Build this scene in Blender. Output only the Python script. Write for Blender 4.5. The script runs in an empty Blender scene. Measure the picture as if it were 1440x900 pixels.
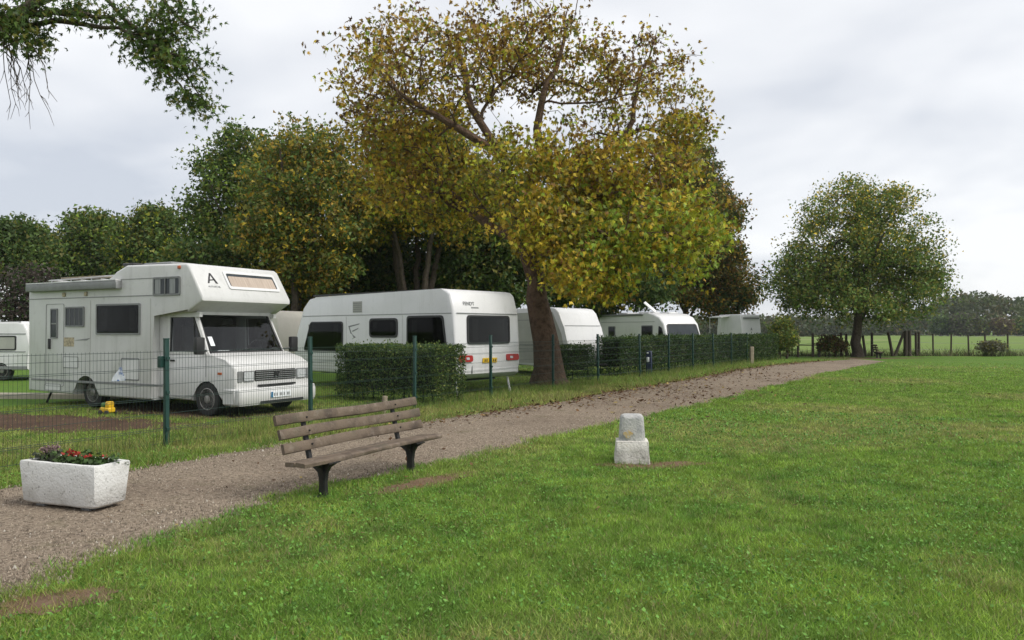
import bpy, bmesh, math, random
import numpy as np
from mathutils import Vector, Matrix
R = math.radians
random.seed(7)
rng = np.random.default_rng(7)
scene = bpy.context.scene
C = scene.collection

# ------------------------------------------------------------------ camera
cam_d = bpy.data.cameras.new('camera')
cam_d.lens = 27.0
cam_d.sensor_width = 36.0
cam_d.clip_end = 3000
cam_d.clip_start = 0.05
cam = bpy.data.objects.new('camera', cam_d)
cam.location = (0, 0, 1.6)
cam.rotation_euler = (R(90.8), 0, 0)
C.objects.link(cam)
scene.camera = cam

# ------------------------------------------------------------------ world: overcast sky
SUN_EL, SUN_AZ = R(48), R(112)          # azimuth clockwise from +Y
world = bpy.data.worlds.new('World')
scene.world = world
world.use_nodes = True
wn, wl = world.node_tree.nodes, world.node_tree.links
wn.clear()
w_out = wn.new('ShaderNodeOutputWorld')
sky = wn.new('ShaderNodeTexSky')
sky.sky_type = 'NISHITA'
sky.sun_disc = False
sky.sun_elevation = SUN_EL
sky.sun_rotation = SUN_AZ
bg_sky = wn.new('ShaderNodeBackground')
bg_sky.inputs['Strength'].default_value = 0.09
wl.new(sky.outputs[0], bg_sky.inputs['Color'])
tc = wn.new('ShaderNodeTexCoord')
sep = wn.new('ShaderNodeSeparateXYZ')
wl.new(tc.outputs['Generated'], sep.inputs[0])
zc = wn.new('ShaderNodeMath'); zc.operation = 'MAXIMUM'; zc.inputs[1].default_value = 0.0
wl.new(sep.outputs['Z'], zc.inputs[0])
za = wn.new('ShaderNodeMath'); za.operation = 'ADD'; za.inputs[1].default_value = 0.22
wl.new(zc.outputs[0], za.inputs[0])
dx = wn.new('ShaderNodeMath'); dx.operation = 'DIVIDE'
dy = wn.new('ShaderNodeMath'); dy.operation = 'DIVIDE'
wl.new(sep.outputs['X'], dx.inputs[0]); wl.new(za.outputs[0], dx.inputs[1])
wl.new(sep.outputs['Y'], dy.inputs[0]); wl.new(za.outputs[0], dy.inputs[1])
cmb = wn.new('ShaderNodeCombineXYZ')
wl.new(dx.outputs[0], cmb.inputs[0]); wl.new(dy.outputs[0], cmb.inputs[1])
cmb.inputs[2].default_value = 3.7
n1 = wn.new('ShaderNodeTexNoise')
n1.inputs['Scale'].default_value = 0.95
n1.inputs['Detail'].default_value = 4.5
n1.inputs['Roughness'].default_value = 0.5
n1.inputs['Distortion'].default_value = 0.25
wl.new(cmb.outputs[0], n1.inputs['Vector'])
ramp = wn.new('ShaderNodeValToRGB')
ramp.color_ramp.elements[0].position = 0.35
ramp.color_ramp.elements[0].color = (0.45, 0.475, 0.525, 1)
ramp.color_ramp.elements[1].position = 0.60
ramp.color_ramp.elements[1].color = (0.715, 0.72, 0.73, 1)
wl.new(n1.outputs['Fac'], ramp.inputs[0])
bg_cloud = wn.new('ShaderNodeBackground')
bg_cloud.inputs['Strength'].default_value = 0.72
wl.new(ramp.outputs[0], bg_cloud.inputs['Color'])
wmix = wn.new('ShaderNodeMixShader')
wmix.inputs[0].default_value = 0.92
wl.new(bg_sky.outputs[0], wmix.inputs[1])
wl.new(bg_cloud.outputs[0], wmix.inputs[2])
wl.new(wmix.outputs[0], w_out.inputs['Surface'])

# ------------------------------------------------------------------ sun behind cloud
sun_d = bpy.data.lights.new('sun', 'SUN')
sun_d.energy = 1.5
sun_d.angle = R(28)
sun_d.color = (1.0, 0.96, 0.90)
sun = bpy.data.objects.new('sun', sun_d)
sdir = Vector((math.cos(SUN_EL) * math.sin(SUN_AZ), math.cos(SUN_EL) * math.cos(SUN_AZ), math.sin(SUN_EL)))
sun.rotation_euler = (-sdir).to_track_quat('-Z', 'Y').to_euler()
sun.location = (20, -10, 30)
C.objects.link(sun)

scene.view_settings.view_transform = 'Standard'
scene.view_settings.look = 'None'
scene.view_settings.exposure = 1.0
scene.view_settings.gamma = 1.0
scene.view_settings.use_curve_mapping = False

# ================================================================== helpers
FPX, HY, HCAM = 1080.0, 465.0, 1.6
def G(px, py):                              # a spot on the flat ground, read off the photograph while surveying it
    d = FPX * HCAM / (py - HY)
    return ((px - 720) / FPX * d, d)

def vnoise(x, y, seed=0):
    x = np.asarray(x, float); y = np.asarray(y, float)
    xi = np.floor(x).astype(np.int64); yi = np.floor(y).astype(np.int64)
    fx = x - xi; fy = y - yi
    fx = fx * fx * (3 - 2 * fx); fy = fy * fy * (3 - 2 * fy)
    def h(a, b):
        n = (a * 374761393 + b * 668265263 + seed * 982451653) & 0x7fffffff
        n = ((n ^ (n >> 13)) * 1274126177) & 0x7fffffff
        n = n ^ (n >> 16)
        return (n & 0xffff) / 65535.0
    return (h(xi, yi) * (1 - fx) + h(xi + 1, yi) * fx) * (1 - fy) + (h(xi, yi + 1) * (1 - fx) + h(xi + 1, yi + 1) * fx) * fy
def fbm(x, y, seed=0, o=3):
    s = 0; a = 0.5; t = 0
    for k in range(o):
        s = s + a * vnoise(np.asarray(x) * 2 ** k, np.asarray(y) * 2 ** k, seed + k * 17); t += a; a *= 0.5
    return s / t

def tag(o, label=None, cat=None, group=None, kind=None):
    if label: o['label'] = label
    if cat: o['category'] = cat
    if group: o['group'] = group
    if kind: o['kind'] = kind
    return o
def thing(name, label, cat, loc=(0, 0, 0), rz=0.0, group=None):
    o = bpy.data.objects.new(name, None)
    o.empty_display_size = 0.2
    o.location = loc; o.rotation_euler = (0, 0, rz)
    C.objects.link(o)
    return tag(o, label, cat, group)
def link(name, me, m, parent=None, smooth=None):
    if smooth is not None:
        for p in me.polygons: p.use_smooth = True
        me.set_sharp_from_angle(angle=R(smooth))
    me.materials.append(m)
    o = bpy.data.objects.new(name, me)
    if parent: o.parent = parent
    C.objects.link(o)
    return o
def obj(name, bm, m, parent=None, smooth=None):
    bmesh.ops.recalc_face_normals(bm, faces=bm.faces)
    me = bpy.data.meshes.new(name)
    bm.to_mesh(me); bm.free()
    return link(name, me, m, parent, smooth)
def np_mesh(name, V, F, m, parent=None, col=None, smooth=False):
    """V (n,3) ; F (k,3|4) ; col (n,3)"""
    me = bpy.data.meshes.new(name)
    V = np.ascontiguousarray(V, np.float32); F = np.ascontiguousarray(F, np.int32)
    k = F.shape[1]
    me.vertices.add(len(V)); me.vertices.foreach_set('co', V.ravel())
    me.loops.add(F.size); me.loops.foreach_set('vertex_index', F.ravel())
    me.polygons.add(len(F))
    me.polygons.foreach_set('loop_start', np.arange(0, F.size, k, dtype=np.int32))
    me.polygons.foreach_set('loop_total', np.full(len(F), k, np.int32))
    if smooth: me.polygons.foreach_set('use_smooth', np.ones(len(F), bool))
    me.update(calc_edges=True)
    if col is not None:
        a = me.color_attributes.new('Col', 'FLOAT_COLOR', 'POINT')
        c4 = np.ones((len(V), 4), np.float32); c4[:, :3] = col
        a.data.foreach_set('color', c4.ravel())
    me.materials.append(m)
    o = bpy.data.objects.new(name, me)
    if parent: o.parent = parent
    C.objects.link(o)
    return o

def add_box(bm, c, s, rot=None, bev=0.0, seg=1):
    r = bmesh.ops.create_cube(bm, size=1.0)
    vs = r['verts']
    bmesh.ops.scale(bm, vec=s, verts=vs)
    if bev:
        es = list({e for v in vs for e in v.link_edges})
        rr = bmesh.ops.bevel(bm, geom=es, offset=bev, segments=seg, affect='EDGES', profile=0.6)
        vs = list({v for f in rr['faces'] for v in f.verts} | {v for v in vs if v.is_valid})
    if rot is not None: bmesh.ops.rotate(bm, cent=(0, 0, 0), matrix=rot, verts=vs)
    bmesh.ops.translate(bm, vec=c, verts=vs)
    return vs
def box(name, c, s, m, parent=None, rot=None, bev=0.0, seg=1):
    bm = bmesh.new(); add_box(bm, c, s, rot, bev, seg)
    return obj(name, bm, m, parent, 40 if bev else None)
def add_tube(bm, pts, rad, n=8, cap=True):
    pts = [Vector(p) for p in pts]
    if not hasattr(rad, '__len__'): rad = [rad] * len(pts)
    rings = []
    t0 = (pts[1] - pts[0]).normalized()
    up = Vector((0, 0, 1)) if abs(t0.z) < 0.9 else Vector((1, 0, 0))
    a = t0.cross(up).normalized()
    for i, p in enumerate(pts):
        if i == 0: t = t0
        elif i == len(pts) - 1: t = (pts[i] - pts[i - 1]).normalized()
        else: t = (pts[i + 1] - pts[i - 1]).normalized()
        a = (a - t * a.dot(t)).normalized()
        b = t.cross(a)
        rings.append([bm.verts.new(p + (a * math.cos(2 * math.pi * k / n) + b * math.sin(2 * math.pi * k / n)) * rad[i]) for k in range(n)])
    for i in range(len(rings) - 1):
        for k in range(n):
            bm.faces.new((rings[i][k], rings[i][(k + 1) % n], rings[i + 1][(k + 1) % n], rings[i + 1][k]))
    if cap:
        bm.faces.new(rings[0][::-1]); bm.faces.new(rings[-1])
def tube(name, pts, rad, m, parent=None, n=8):
    bm = bmesh.new(); add_tube(bm, pts, rad, n)
    return obj(name, bm, m, parent, 50)
def lathe_y(bm, prof, cx, cz, n=24, close=True):
    """revolve (radius, y) profile about a Y axis through (cx, cz)"""
    rings = []
    for (r, y) in prof:
        rings.append([bm.verts.new((cx + r * math.cos(2 * math.pi * k / n), y, cz + r * math.sin(2 * math.pi * k / n))) for k in range(n)])
    for i in range(len(rings) - 1):
        for k in range(n):
            bm.faces.new((rings[i][k], rings[i][(k + 1) % n], rings[i + 1][(k + 1) % n], rings[i + 1][k]))
    if close:
        bm.faces.new(rings[0]); bm.faces.new(rings[-1])
def rounded(pts, r, seg=4):
    out = []
    n = len(pts)
    rr = r if hasattr(r, '__len__') else [r] * n
    for i in range(n):
        p = Vector(pts[i]); a = Vector(pts[i - 1]); b = Vector(pts[(i + 1) % n])
        da = (a - p); db = (b - p)
        q = min(rr[i], da.length * 0.45, db.length * 0.45)
        if q < 1e-4: out.append(tuple(p)); continue
        s = p + da.normalized() * q; e = p + db.normalized() * q
        for k in range(seg + 1):
            t = k / seg
            out.append(tuple(s * (1 - t) ** 2 + p * 2 * t * (1 - t) + e * t * t))
    return out
def add_plate(bm, pts, fn, d0, d1):
    """2-D outline pts, fn(u, v, d) -> xyz, from depth d0 to d1"""
    A = [bm.verts.new(fn(u, v, d0)) for u, v in pts]
    B = [bm.verts.new(fn(u, v, d1)) for u, v in pts]
    n = len(pts)
    bm.faces.new(A); bm.faces.new(B[::-1])
    for k in range(n): bm.faces.new((A[k], A[(k + 1) % n], B[(k + 1) % n], B[k]))
def plate(name, pts, fn, d0, d1, m, parent=None):
    bm = bmesh.new(); add_plate(bm, pts, fn, d0, d1)
    return obj(name, bm, m, parent, 30)
def add_ring(bm, outer, inner, fn, d0, d1):
    n = len(outer)
    O0 = [bm.verts.new(fn(u, v, d0)) for u, v in outer]; O1 = [bm.verts.new(fn(u, v, d1)) for u, v in outer]
    I0 = [bm.verts.new(fn(u, v, d0)) for u, v in inner]; I1 = [bm.verts.new(fn(u, v, d1)) for u, v in inner]
    for k in range(n):
        j = (k + 1) % n
        bm.faces.new((O0[k], O0[j], O1[j], O1[k])); bm.faces.new((I0[k], I0[j], I1[j], I1[k]))
        bm.faces.new((O1[k], O1[j], I1[j], I1[k])); bm.faces.new((O0[k], O0[j], I0[j], I0[k]))
def prism(name, prof, y0, y1, m, parent=None, bev=0.0, seg=3, minz=None):
    bm = bmesh.new()
    A = [bm.verts.new((x, y0, z)) for x, z in prof]
    B = [bm.verts.new((x, y1, z)) for x, z in prof]
    n = len(prof)
    bm.faces.new(A); bm.faces.new(B[::-1])
    for k in range(n): bm.faces.new((A[k], A[(k + 1) % n], B[(k + 1) % n], B[k]))
    if bev:
        es = [e for e in bm.edges if abs(e.verts[0].co.y - e.verts[1].co.y) < 1e-6 and (minz is None or min(v.co.z for v in e.verts) > minz)]
        bmesh.ops.bevel(bm, geom=es, offset=bev, segments=seg, affect='EDGES', profile=0.5, clamp_overlap=True)
    return obj(name, bm, m, parent, 38)
def text_mesh(name, s, size, m, parent, loc, rot, ext=0.002):
    cu = bpy.data.curves.new(name, 'FONT')
    cu.body = s; cu.size = size; cu.extrude = ext; cu.align_x = 'CENTER'; cu.resolution_u = 3
    t = bpy.data.objects.new('tmp', cu)
    C.objects.link(t)
    bpy.context.view_layer.update()
    me = bpy.data.meshes.new_from_object(t.evaluated_get(bpy.context.evaluated_depsgraph_get()))
    bpy.data.objects.remove(t); bpy.data.curves.remove(cu)
    me.name = name
    me.materials.clear()
    o = link(name, me, m, parent)
    o.location = loc; o.rotation_euler = rot
    return o

# ================================================================== materials
def nodes_of(name):
    m = bpy.data.materials.new(name); m.use_nodes = True
    nt = m.node_tree
    return m, nt.nodes, nt.links, nt.nodes['Principled BSDF']
def mat(name, c1, c2=None, scale=4.0, rough=0.5, metal=0.0, bump=0.0, bscale=40.0, spec=0.5, lo=0.35, hi=0.7, stretch=None, detail=6.0):
    m, N, L, b = nodes_of(name)
    b.inputs['Roughness'].default_value = rough
    b.inputs['Metallic'].default_value = metal
    b.inputs['Specular IOR Level'].default_value = spec
    t = N.new('ShaderNodeTexCoord')
    mp = N.new('ShaderNodeMapping')
    L.new(t.outputs['Object'], mp.inputs[0])
    if stretch: mp.inputs['Scale'].default_value = stretch
    if c2 is None: c2 = tuple(x * 0.85 for x in c1)
    n = N.new('ShaderNodeTexNoise')
    n.inputs['Scale'].default_value = scale; n.inputs['Detail'].default_value = detail; n.inputs['Roughness'].default_value = 0.6
    L.new(mp.outputs[0], n.inputs['Vector'])
    r = N.new('ShaderNodeValToRGB')
    r.color_ramp.elements[0].position = lo; r.color_ramp.elements[0].color = (*c1, 1)
    r.color_ramp.elements[1].position = hi; r.color_ramp.elements[1].color = (*c2, 1)
    L.new(n.outputs['Fac'], r.inputs[0]); L.new(r.outputs[0], b.inputs['Base Color'])
    if bump:
        n2 = N.new('ShaderNodeTexNoise'); n2.inputs['Scale'].default_value = bscale; n2.inputs['Detail'].default_value = 5
        L.new(mp.outputs[0], n2.inputs['Vector'])
        bp = N.new('ShaderNodeBump'); bp.inputs['Strength'].default_value = bump; bp.inputs['Distance'].default_value = 0.02
        L.new(n2.outputs['Fac'], bp.inputs['Height']); L.new(bp.outputs[0], b.inputs['Normal'])
    return m
def leaf_mat(name, trans=0.3, rough=0.55):
    m, N, L, b = nodes_of(name)
    a = N.new('ShaderNodeAttribute'); a.attribute_name = 'Col'
    L.new(a.outputs['Color'], b.inputs['Base Color'])
    b.inputs['Roughness'].default_value = rough
    b.inputs['Specular IOR Level'].default_value = 0.25
    tr = N.new('ShaderNodeBsdfTranslucent'); L.new(a.outputs['Color'], tr.inputs['Color'])
    mx = N.new('ShaderNodeMixShader'); mx.inputs[0].default_value = trans
    L.new(b.outputs[0], mx.inputs[1]); L.new(tr.outputs[0], mx.inputs[2])
    L.new(mx.outputs[0], N['Material Output'].inputs['Surface'])
    return m
def clear_glass(name, tint=(0.55, 0.6, 0.6), ior=1.5):
    m, N, L, b = nodes_of(name)
    N.remove(b)
    t = N.new('ShaderNodeBsdfTransparent'); t.inputs[0].default_value = (*tint, 1)
    g = N.new('ShaderNodeBsdfGlossy'); g.inputs['Roughness'].default_value = 0.02
    f = N.new('ShaderNodeFresnel'); f.inputs['IOR'].default_value = ior
    mx = N.new('ShaderNodeMixShader')
    L.new(f.outputs[0], mx.inputs[0]); L.new(t.outputs[0], mx.inputs[1]); L.new(g.outputs[0], mx.inputs[2])
    L.new(mx.outputs[0], N['Material Output'].inputs['Surface'])
    return m
def multi(name, layers, base, rough=0.9, bump=0.3, bscale=30, spec=0.2, coord='Object', bdist=0.02):
    """layers: (colour, scale, lo, hi, detail, strength) mixed over the base one after another"""
    m, N, L, b = nodes_of(name)
    b.inputs['Roughness'].default_value = rough
    b.inputs['Specular IOR Level'].default_value = spec
    t = N.new('ShaderNodeTexCoord')
    cur = None
    for i, (c, sc, lo, hi, det, st, *stretch) in enumerate(layers):
        mp = N.new('ShaderNodeMapping'); mp.inputs['Location'].default_value = (i * 13.1, i * 7.7, i * 3.3)
        if stretch: mp.inputs['Scale'].default_value = stretch[0]
        L.new(t.outputs[coord], mp.inputs[0])
        n = N.new('ShaderNodeTexNoise'); n.inputs['Scale'].default_value = sc; n.inputs['Detail'].default_value = det; n.inputs['Roughness'].default_value = 0.6
        L.new(mp.outputs[0], n.inputs['Vector'])
        mr = N.new('ShaderNodeMapRange'); mr.inputs['From Min'].default_value = lo; mr.inputs['From Max'].default_value = hi
        mr.inputs['To Max'].default_value = st
        L.new(n.outputs['Fac'], mr.inputs['Value'])
        mx = N.new('ShaderNodeMix'); mx.data_type = 'RGBA'
        L.new(mr.outputs[0], mx.inputs['Factor'])
        if cur is None: mx.inputs['A'].default_value = (*base, 1)
        else: L.new(cur, mx.inputs['A'])
        mx.inputs['B'].default_value = (*c, 1)
        cur = mx.outputs['Result']
    L.new(cur, b.inputs['Base Color'])
    if bump:
        n2 = N.new('ShaderNodeTexNoise'); n2.inputs['Scale'].default_value = bscale; n2.inputs['Detail'].default_value = 6
        L.new(t.outputs[coord], n2.inputs['Vector'])
        bp = N.new('ShaderNodeBump'); bp.inputs['Strength'].default_value = bump; bp.inputs['Distance'].default_value = bdist
        L.new(n2.outputs['Fac'], bp.inputs['Height']); L.new(bp.outputs[0], b.inputs['Normal'])
    return m

M = {}
M['white'] = multi('aged_white_paint', [((.43, .43, .405), 1.3, .45, .8, 6, .5), ((.29, .29, .27), 5, .54, .80, 8, .40, (1.6, 1.6, .10)), ((.26, .255, .225), 9, .60, .8, 8, .4)], (.60, .60, .588), rough=.38, bump=0, spec=.5)
M['white2'] = multi('clean_white_paint', [((.52, .52, .51), 1.0, .45, .8, 6, .5), ((.36, .37, .33), 5, .55, .82, 8, .35, (1.6, 1.6, .10)), ((.36, .36, .32), 8, .6, .85, 8, .3)], (.68, .68, .68), rough=.3, bump=.0, spec=.5)
M['ribbed'] = multi('hammered_white_sheet', [((.55, .55, .53), 1.0, .45, .8, 6, .5)], (.68, .68, .66), rough=.45, bump=.06, bscale=60)
M['grey_sheet'] = mat('grey_sheet', (.40, .40, .36), (.33, .33, .30), 2, .5)
M['beige'] = mat('beige_panel', (.60, .57, .50), (.52, .49, .43), 2, .5)
M['glass'] = mat('dark_acrylic', (.006, .007, .007), (.011, .012, .012), 3, .05, spec=.16, bump=.05, bscale=2.5)
M['glass2'] = mat('grey_tinted_acrylic', (.030, .036, .040), (.05, .058, .064), 2, .08, spec=.25, bump=.05, bscale=2.5)
M['clear'] = clear_glass('clear_glass')
M['tint'] = clear_glass('smoked_acrylic', (.40, .42, .42), ior=1.16)
M['tint_r'] = clear_glass('smoked_acrylic_rear', (.40, .42, .42), ior=1.28)
M['inside'] = mat('painted_unlit_interior', (.010, .010, .010), (.040, .034, .028), 2.2, .9)  # near-black tone paints the darkness behind the panes
M['drape'] = mat('drawn_curtain', (.22, .20, .17), (.13, .12, .10), 3, .9, stretch=(16, 16, .5))
M['rubber'] = mat('rubber', (.018, .018, .018), (.03, .029, .027), 20, .85, bump=.2)
M['rim'] = mat('steel_rim', (.32, .31, .30), (.16, .15, .13), 9, .5, .5)
M['black'] = mat('black_plastic', (.015, .015, .016), (.03, .03, .03), 8, .5)
M['dark'] = mat('dark_underbody', (.012, .012, .012), (.022, .02, .018), 8, .9)
M['trim'] = mat('grey_trim', (.22, .23, .23), (.17, .17, .17), 6, .5)
M['alu'] = mat('aluminium', (.55, .55, .55), (.45, .45, .45), 10, .4, .6)
M['green_post'] = mat('green_coated_post', (.006, .040, .032), (.012, .05, .04), 12, .45)
M['wire'] = mat('green_wire', (.010, .035, .028), (.014, .04, .03), 12, .5)
M['curtain'] = mat('curtain_cloth', (.48, .40, .33), (.36, .29, .24), 3, .9, stretch=(1, 14, .6))
M['curtain2'] = mat('grey_net_curtain', (.34, .35, .35), (.22, .23, .24), 3, .9, stretch=(14, 1, .6))
M['orange'] = mat('orange_lens', (.55, .12, .02), (.4, .08, .02), 9, .3)
M['red'] = mat('red_lens', (.45, .012, .012), (.3, .01, .01), 9, .2)
M['lens'] = mat('clear_lens', (.55, .57, .58), (.35, .36, .37), 30, .12)
M['plate_y'] = mat('yellow_plate', (.80, .52, .02), (.72, .45, .02), 4, .4)
M['plate_w'] = mat('white_plate', (.75, .78, .80), (.68, .7, .72), 4, .4)
M['blue'] = mat('blue_enamel', (.02, .16, .30), (.02, .12, .25), 4, .4)
M['sticker'] = mat('printed_sticker', (.50, .42, .28), (.30, .26, .18), 18, .6, lo=.45, hi=.55)
M['bark'] = multi('grey_bark', [((.035, .027, .02), 9, .45, .7, 8, .8), ((.09, .10, .06), 2.0, .55, .8, 6, .5)], (.10, .08, .062), rough=.95, bump=.9, bscale=22, bdist=.05)
M['bark_r'] = multi('chestnut_bark', [((.05, .032, .022), 7, .42, .7, 8, .9), ((.10, .095, .06), 1.4, .55, .8, 6, .45)], (.145, .095, .066), rough=.95, bump=1.0, bscale=16, bdist=.06)
M['leaf'] = leaf_mat('foliage', .32)
M['blade'] = leaf_mat('grass_blade', .30, .5)
M['dryleaf'] = leaf_mat('fallen_leaf', .1, .8)
M['core'] = mat('dark_blocker_and_stems', (.018, .02, .011), (.03, .027, .016), 14, 1.0, bump=.5)  # dark tone for the added light-blocking box in each hedge and its stems
M['wood'] = multi('weathered_slat', [((.055, .041, .033), 5, .42, .68, 8, .8), ((.25, .205, .165), 11, .54, .72, 8, .6), ((.075, .085, .055), 3, .56, .75, 5, .5)], (.145, .110, .080), rough=.8, bump=.4, bscale=60, spec=.3)
M['iron'] = mat('black_cast_iron', (.012, .014, .016), (.03, .026, .023), 16, .55, .2, bump=.25, bscale=60)
M['post_wood'] = mat('dark_timber_post', (.045, .035, .027), (.08, .065, .05), 8, .95, bump=.6, bscale=30, stretch=(1, 1, .15))
M['pale_wood'] = mat('pale_timber', (.34, .29, .21), (.22, .18, .13), 8, .9, bump=.4, bscale=30)
M['white_conc'] = multi('whitewashed_concrete', [((.40, .39, .35), 4, .48, .75, 8, .6), ((.16, .155, .13), 21, .60, .70, 6, .75), ((.05, .05, .045), 48, .655, .70, 3, .8), ((.36, .31, .20), 2.2, .6, .8, 5, .5)], (.66, .66, .64), rough=.92, bump=.5, bscale=45)
M['stone'] = multi('whitewashed_stone', [((.36, .34, .30), 6, .45, .7, 8, .8), ((.16, .155, .14), 17, .58, .72, 6, .8), ((.42, .36, .24), 9, .6, .75, 5, .6)], (.60, .58, .53), rough=.95, bump=.6, bscale=40)
M['stone_top'] = multi('grey_lichened_stone', [((.28, .285, .29), 6, .40, .65, 8, .9), ((.12, .12, .12), 19, .58, .70, 6, .8), ((.55, .55, .52), 11, .58, .72, 5, .7)], (.50, .49, .46), rough=.95, bump=.6, bscale=40)
M['ochre'] = mat('ochre_paint', (.50, .34, .10), (.46, .43, .36), 26, .95, lo=.42, hi=.58)
M['soil'] = mat('soil', (.05, .033, .022), (.09, .06, .04), 12, 1.0, bump=.8, bscale=40)
M['red_petal'] = mat('red_petal', (.40, .035, .02), (.26, .02, .015), 30, .7)
M['pink_petal'] = mat('faded_petal', (.25, .17, .17), (.18, .12, .11), 30, .8)
M['toy_y'] = mat('yellow_plastic', (.75, .48, .02), (.65, .38, .02), 5, .4)
M['cloth_b'] = mat('blue_white_cloth', (.68, .72, .76), (.10, .20, .42), 2.4, .8, lo=.48, hi=.52)
M['navy'] = mat('navy_plastic', (.010, .018, .06), (.015, .025, .07), 5, .5)
M['pale_conc'] = mat('pale_concrete', (.42, .38, .30), (.33, .30, .23), 5, .95, bump=.4)

# ================================================================== ground
M['lawn'] = multi('lawn_turf', [
    ((.095, .185, .028), .55, .35, .7, 6, .9),
    ((.200, .190, .062), .33, .55, .78, 6, .6),
    ((.065, .130, .022), 2.2, .5, .75, 6, .6),
    ((.140, .215, .036), 7.0, .5, .75, 5, .6),
    ((.045, .085, .018), 34, .5, .68, 4, .7)], (.108, .190, .030), rough=.95, bump=.7, bscale=70, spec=.1, bdist=.04)
M['field'] = multi('pasture', [((.15, .20, .055), .05, .4, .7, 6, .8), ((.26, .23, .13), .022, .56, .72, 5, .8), ((.09, .13, .03), .9, .5, .75, 6, .5)], (.125, .19, .045), rough=1, bump=0, spec=.1)
M['path'] = multi('gravel_path', [
    ((.215, .172, .128), 1.1, .35, .7, 6, .8),
    ((.145, .108, .080), .6, .48, .70, 6, .85),
    ((.080, .062, .047), 30, .48, .62, 4, .85),
    ((.41, .345, .26), 42, .56, .66, 3, .85),
    ((.11, .105, .05), 2.2, .58, .75, 6, .6)], (.265, .212, .158), rough=.97, bump=.9, bscale=48, spec=.15, bdist=.03)
M['dirt'] = multi('bare_earth', [((.105, .068, .045), 2, .4, .7, 6, .9), ((.20, .145, .10), 14, .5, .7, 6, .6), ((.06, .07, .025), 5, .55, .75, 6, .7)], (.165, .108, .074), rough=1, bump=.8, bscale=40, spec=.1)
M['dirt_dk'] = multi('damp_earth', [((.055, .034, .024), 1.5, .4, .7, 6, .9), ((.12, .08, .055), 9, .5, .75, 6, .6), ((.05, .06, .02), 4, .6, .75, 6, .6)], (.088, .056, .038), rough=1, bump=.8, bscale=40, spec=.1)

# lawn: one sheet to the horizon
xs = np.concatenate([[-1400, -500, -160], np.arange(-60, 61, 2.0), [160, 500, 1400]])
ys = np.concatenate([[-300, -60], np.arange(-12, 61, 2.0), [110, 200, 420, 900, 1900]])
bm = bmesh.new()
grid = [[bm.verts.new((x, y, 0.0)) for x in xs] for y in ys]
for j in range(len(ys) - 1):
    for i in range(len(xs) - 1):
        bm.faces.new((grid[j][i], grid[j][i + 1], grid[j + 1][i + 1], grid[j + 1][i]))
tag(obj('lawn', bm, M['lawn']), kind='structure')

def fence_x(y):
    return np.interp(y, [-10, 10.6, 23, 43, 60], [-15.94, -4.76, 2.55, 14.6, 24.5])
PL = [(-14, -10), (-7.6, 2), (-6.1, 5.6)] + [G(*p) for p in [(0, 690), (190, 660), (330, 638), (410, 622), (620, 590), (780, 565), (900, 545), (1050, 518), (1130, 509.5), (1200, 505.5)]]
PR = [(-8.4, -10), (-4.4, 0), (-3.5, 3)] + [G(*p) for p in [(0, 838), (150, 780), (300, 735), (420, 697), (560, 662), (700, 629), (830, 601), (960, 575), (1080, 545), (1160, 525), (1245, 508)]]
PL = np.array(PL); PR = np.array(PR)
YEND = 44.0
def path_l(y): return np.interp(y, PL[:, 1], PL[:, 0]) + (fbm(y * 1.3, y * 0 + 2.2, 5) - .5) * .45 + (fbm(y * 5.3, y * 0 + 4.2, 25) - .5) * .22
def path_r(y): return np.interp(y, PR[:, 1], PR[:, 0]) + (fbm(y * 1.3, y * 0 + 9.2, 6) - .5) * .50 + (fbm(y * 5.3, y * 0 + 7.2, 26) - .5) * .24
yy = np.concatenate([np.arange(-9, 20, .12), np.arange(20, YEND, .3)])
V, F = [], []
K = 9
for j, y in enumerate(yy):
    a, b = float(path_l(y)), float(path_r(y))
    if y > 41: mid = (a + b) / 2; w = math.sqrt(max(0.02, 1 - ((y - 41) / 3.05) ** 2)); a = mid + (a - mid) * w; b = mid + (b - mid) * w
    for k in range(K):
        t = k / (K - 1)
        V.append((a + (b - a) * t, y, 0.006 + 0.012 * math.sin(math.pi * t)))
for j in range(len(yy) - 1):
    for k in range(K - 1):
        F.append((j * K + k, j * K + k + 1, (j + 1) * K + k + 1, (j + 1) * K + k))
tag(np_mesh('path', np.array(V), np.array(F), M['path'], smooth=True), kind='structure')
def on_path(x, y, m=0.0):
    return (x > path_l(y) + m) & (x < path_r(y) - m) & (y < YEND)

# bare patches
patches = []
def patch(name, cx, cy, rx, ry, ang, m, z=0.008, seed=0):
    n = 56
    bm = bmesh.new(); ring = []
    ca, sa = math.cos(ang), math.sin(ang)
    c = bm.verts.new((cx, cy, z))
    for k in range(n):
        t = 2 * math.pi * k / n
        q = 1 + (float(fbm(math.cos(t) * 2 + 5, math.sin(t) * 2 + seed, seed, 4)) - .5) * 1.7
        u, v = rx * q * math.cos(t), ry * q * math.sin(t)
        ring.append(bm.verts.new((cx + u * ca - v * sa, cy + u * sa + v * ca, z - .003)))
    for k in range(n): bm.faces.new((c, ring[k], ring[(k + 1) % n]))
    patches.append((cx, cy, rx, ry, ang))
    return tag(obj(name, bm, m), kind='structure')
patch('bare_earth', -.98, 8.05, .72, .22, R(52), M['dirt'], seed=1)
patch('bare_earth', 1.66, 9.14, .58, .26, R(6), M['dirt'], seed=2)
patch('bare_earth', -2.72, 4.55, .32, .18, R(30), M['dirt'], seed=3)
patch('damp_earth', -8.6, 13.5, 3.7, 1.05, R(-17), M['dirt_dk'], seed=4)
patch('damp_earth', -6.8, 15.6, 2.6, 1.2, R(-28), M['dirt_dk'], z=.012, seed=5)
patch('bare_earth', 20.6, 44.6, 3.2, .8, R(10), M['dirt'], z=.012, seed=6)
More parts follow.
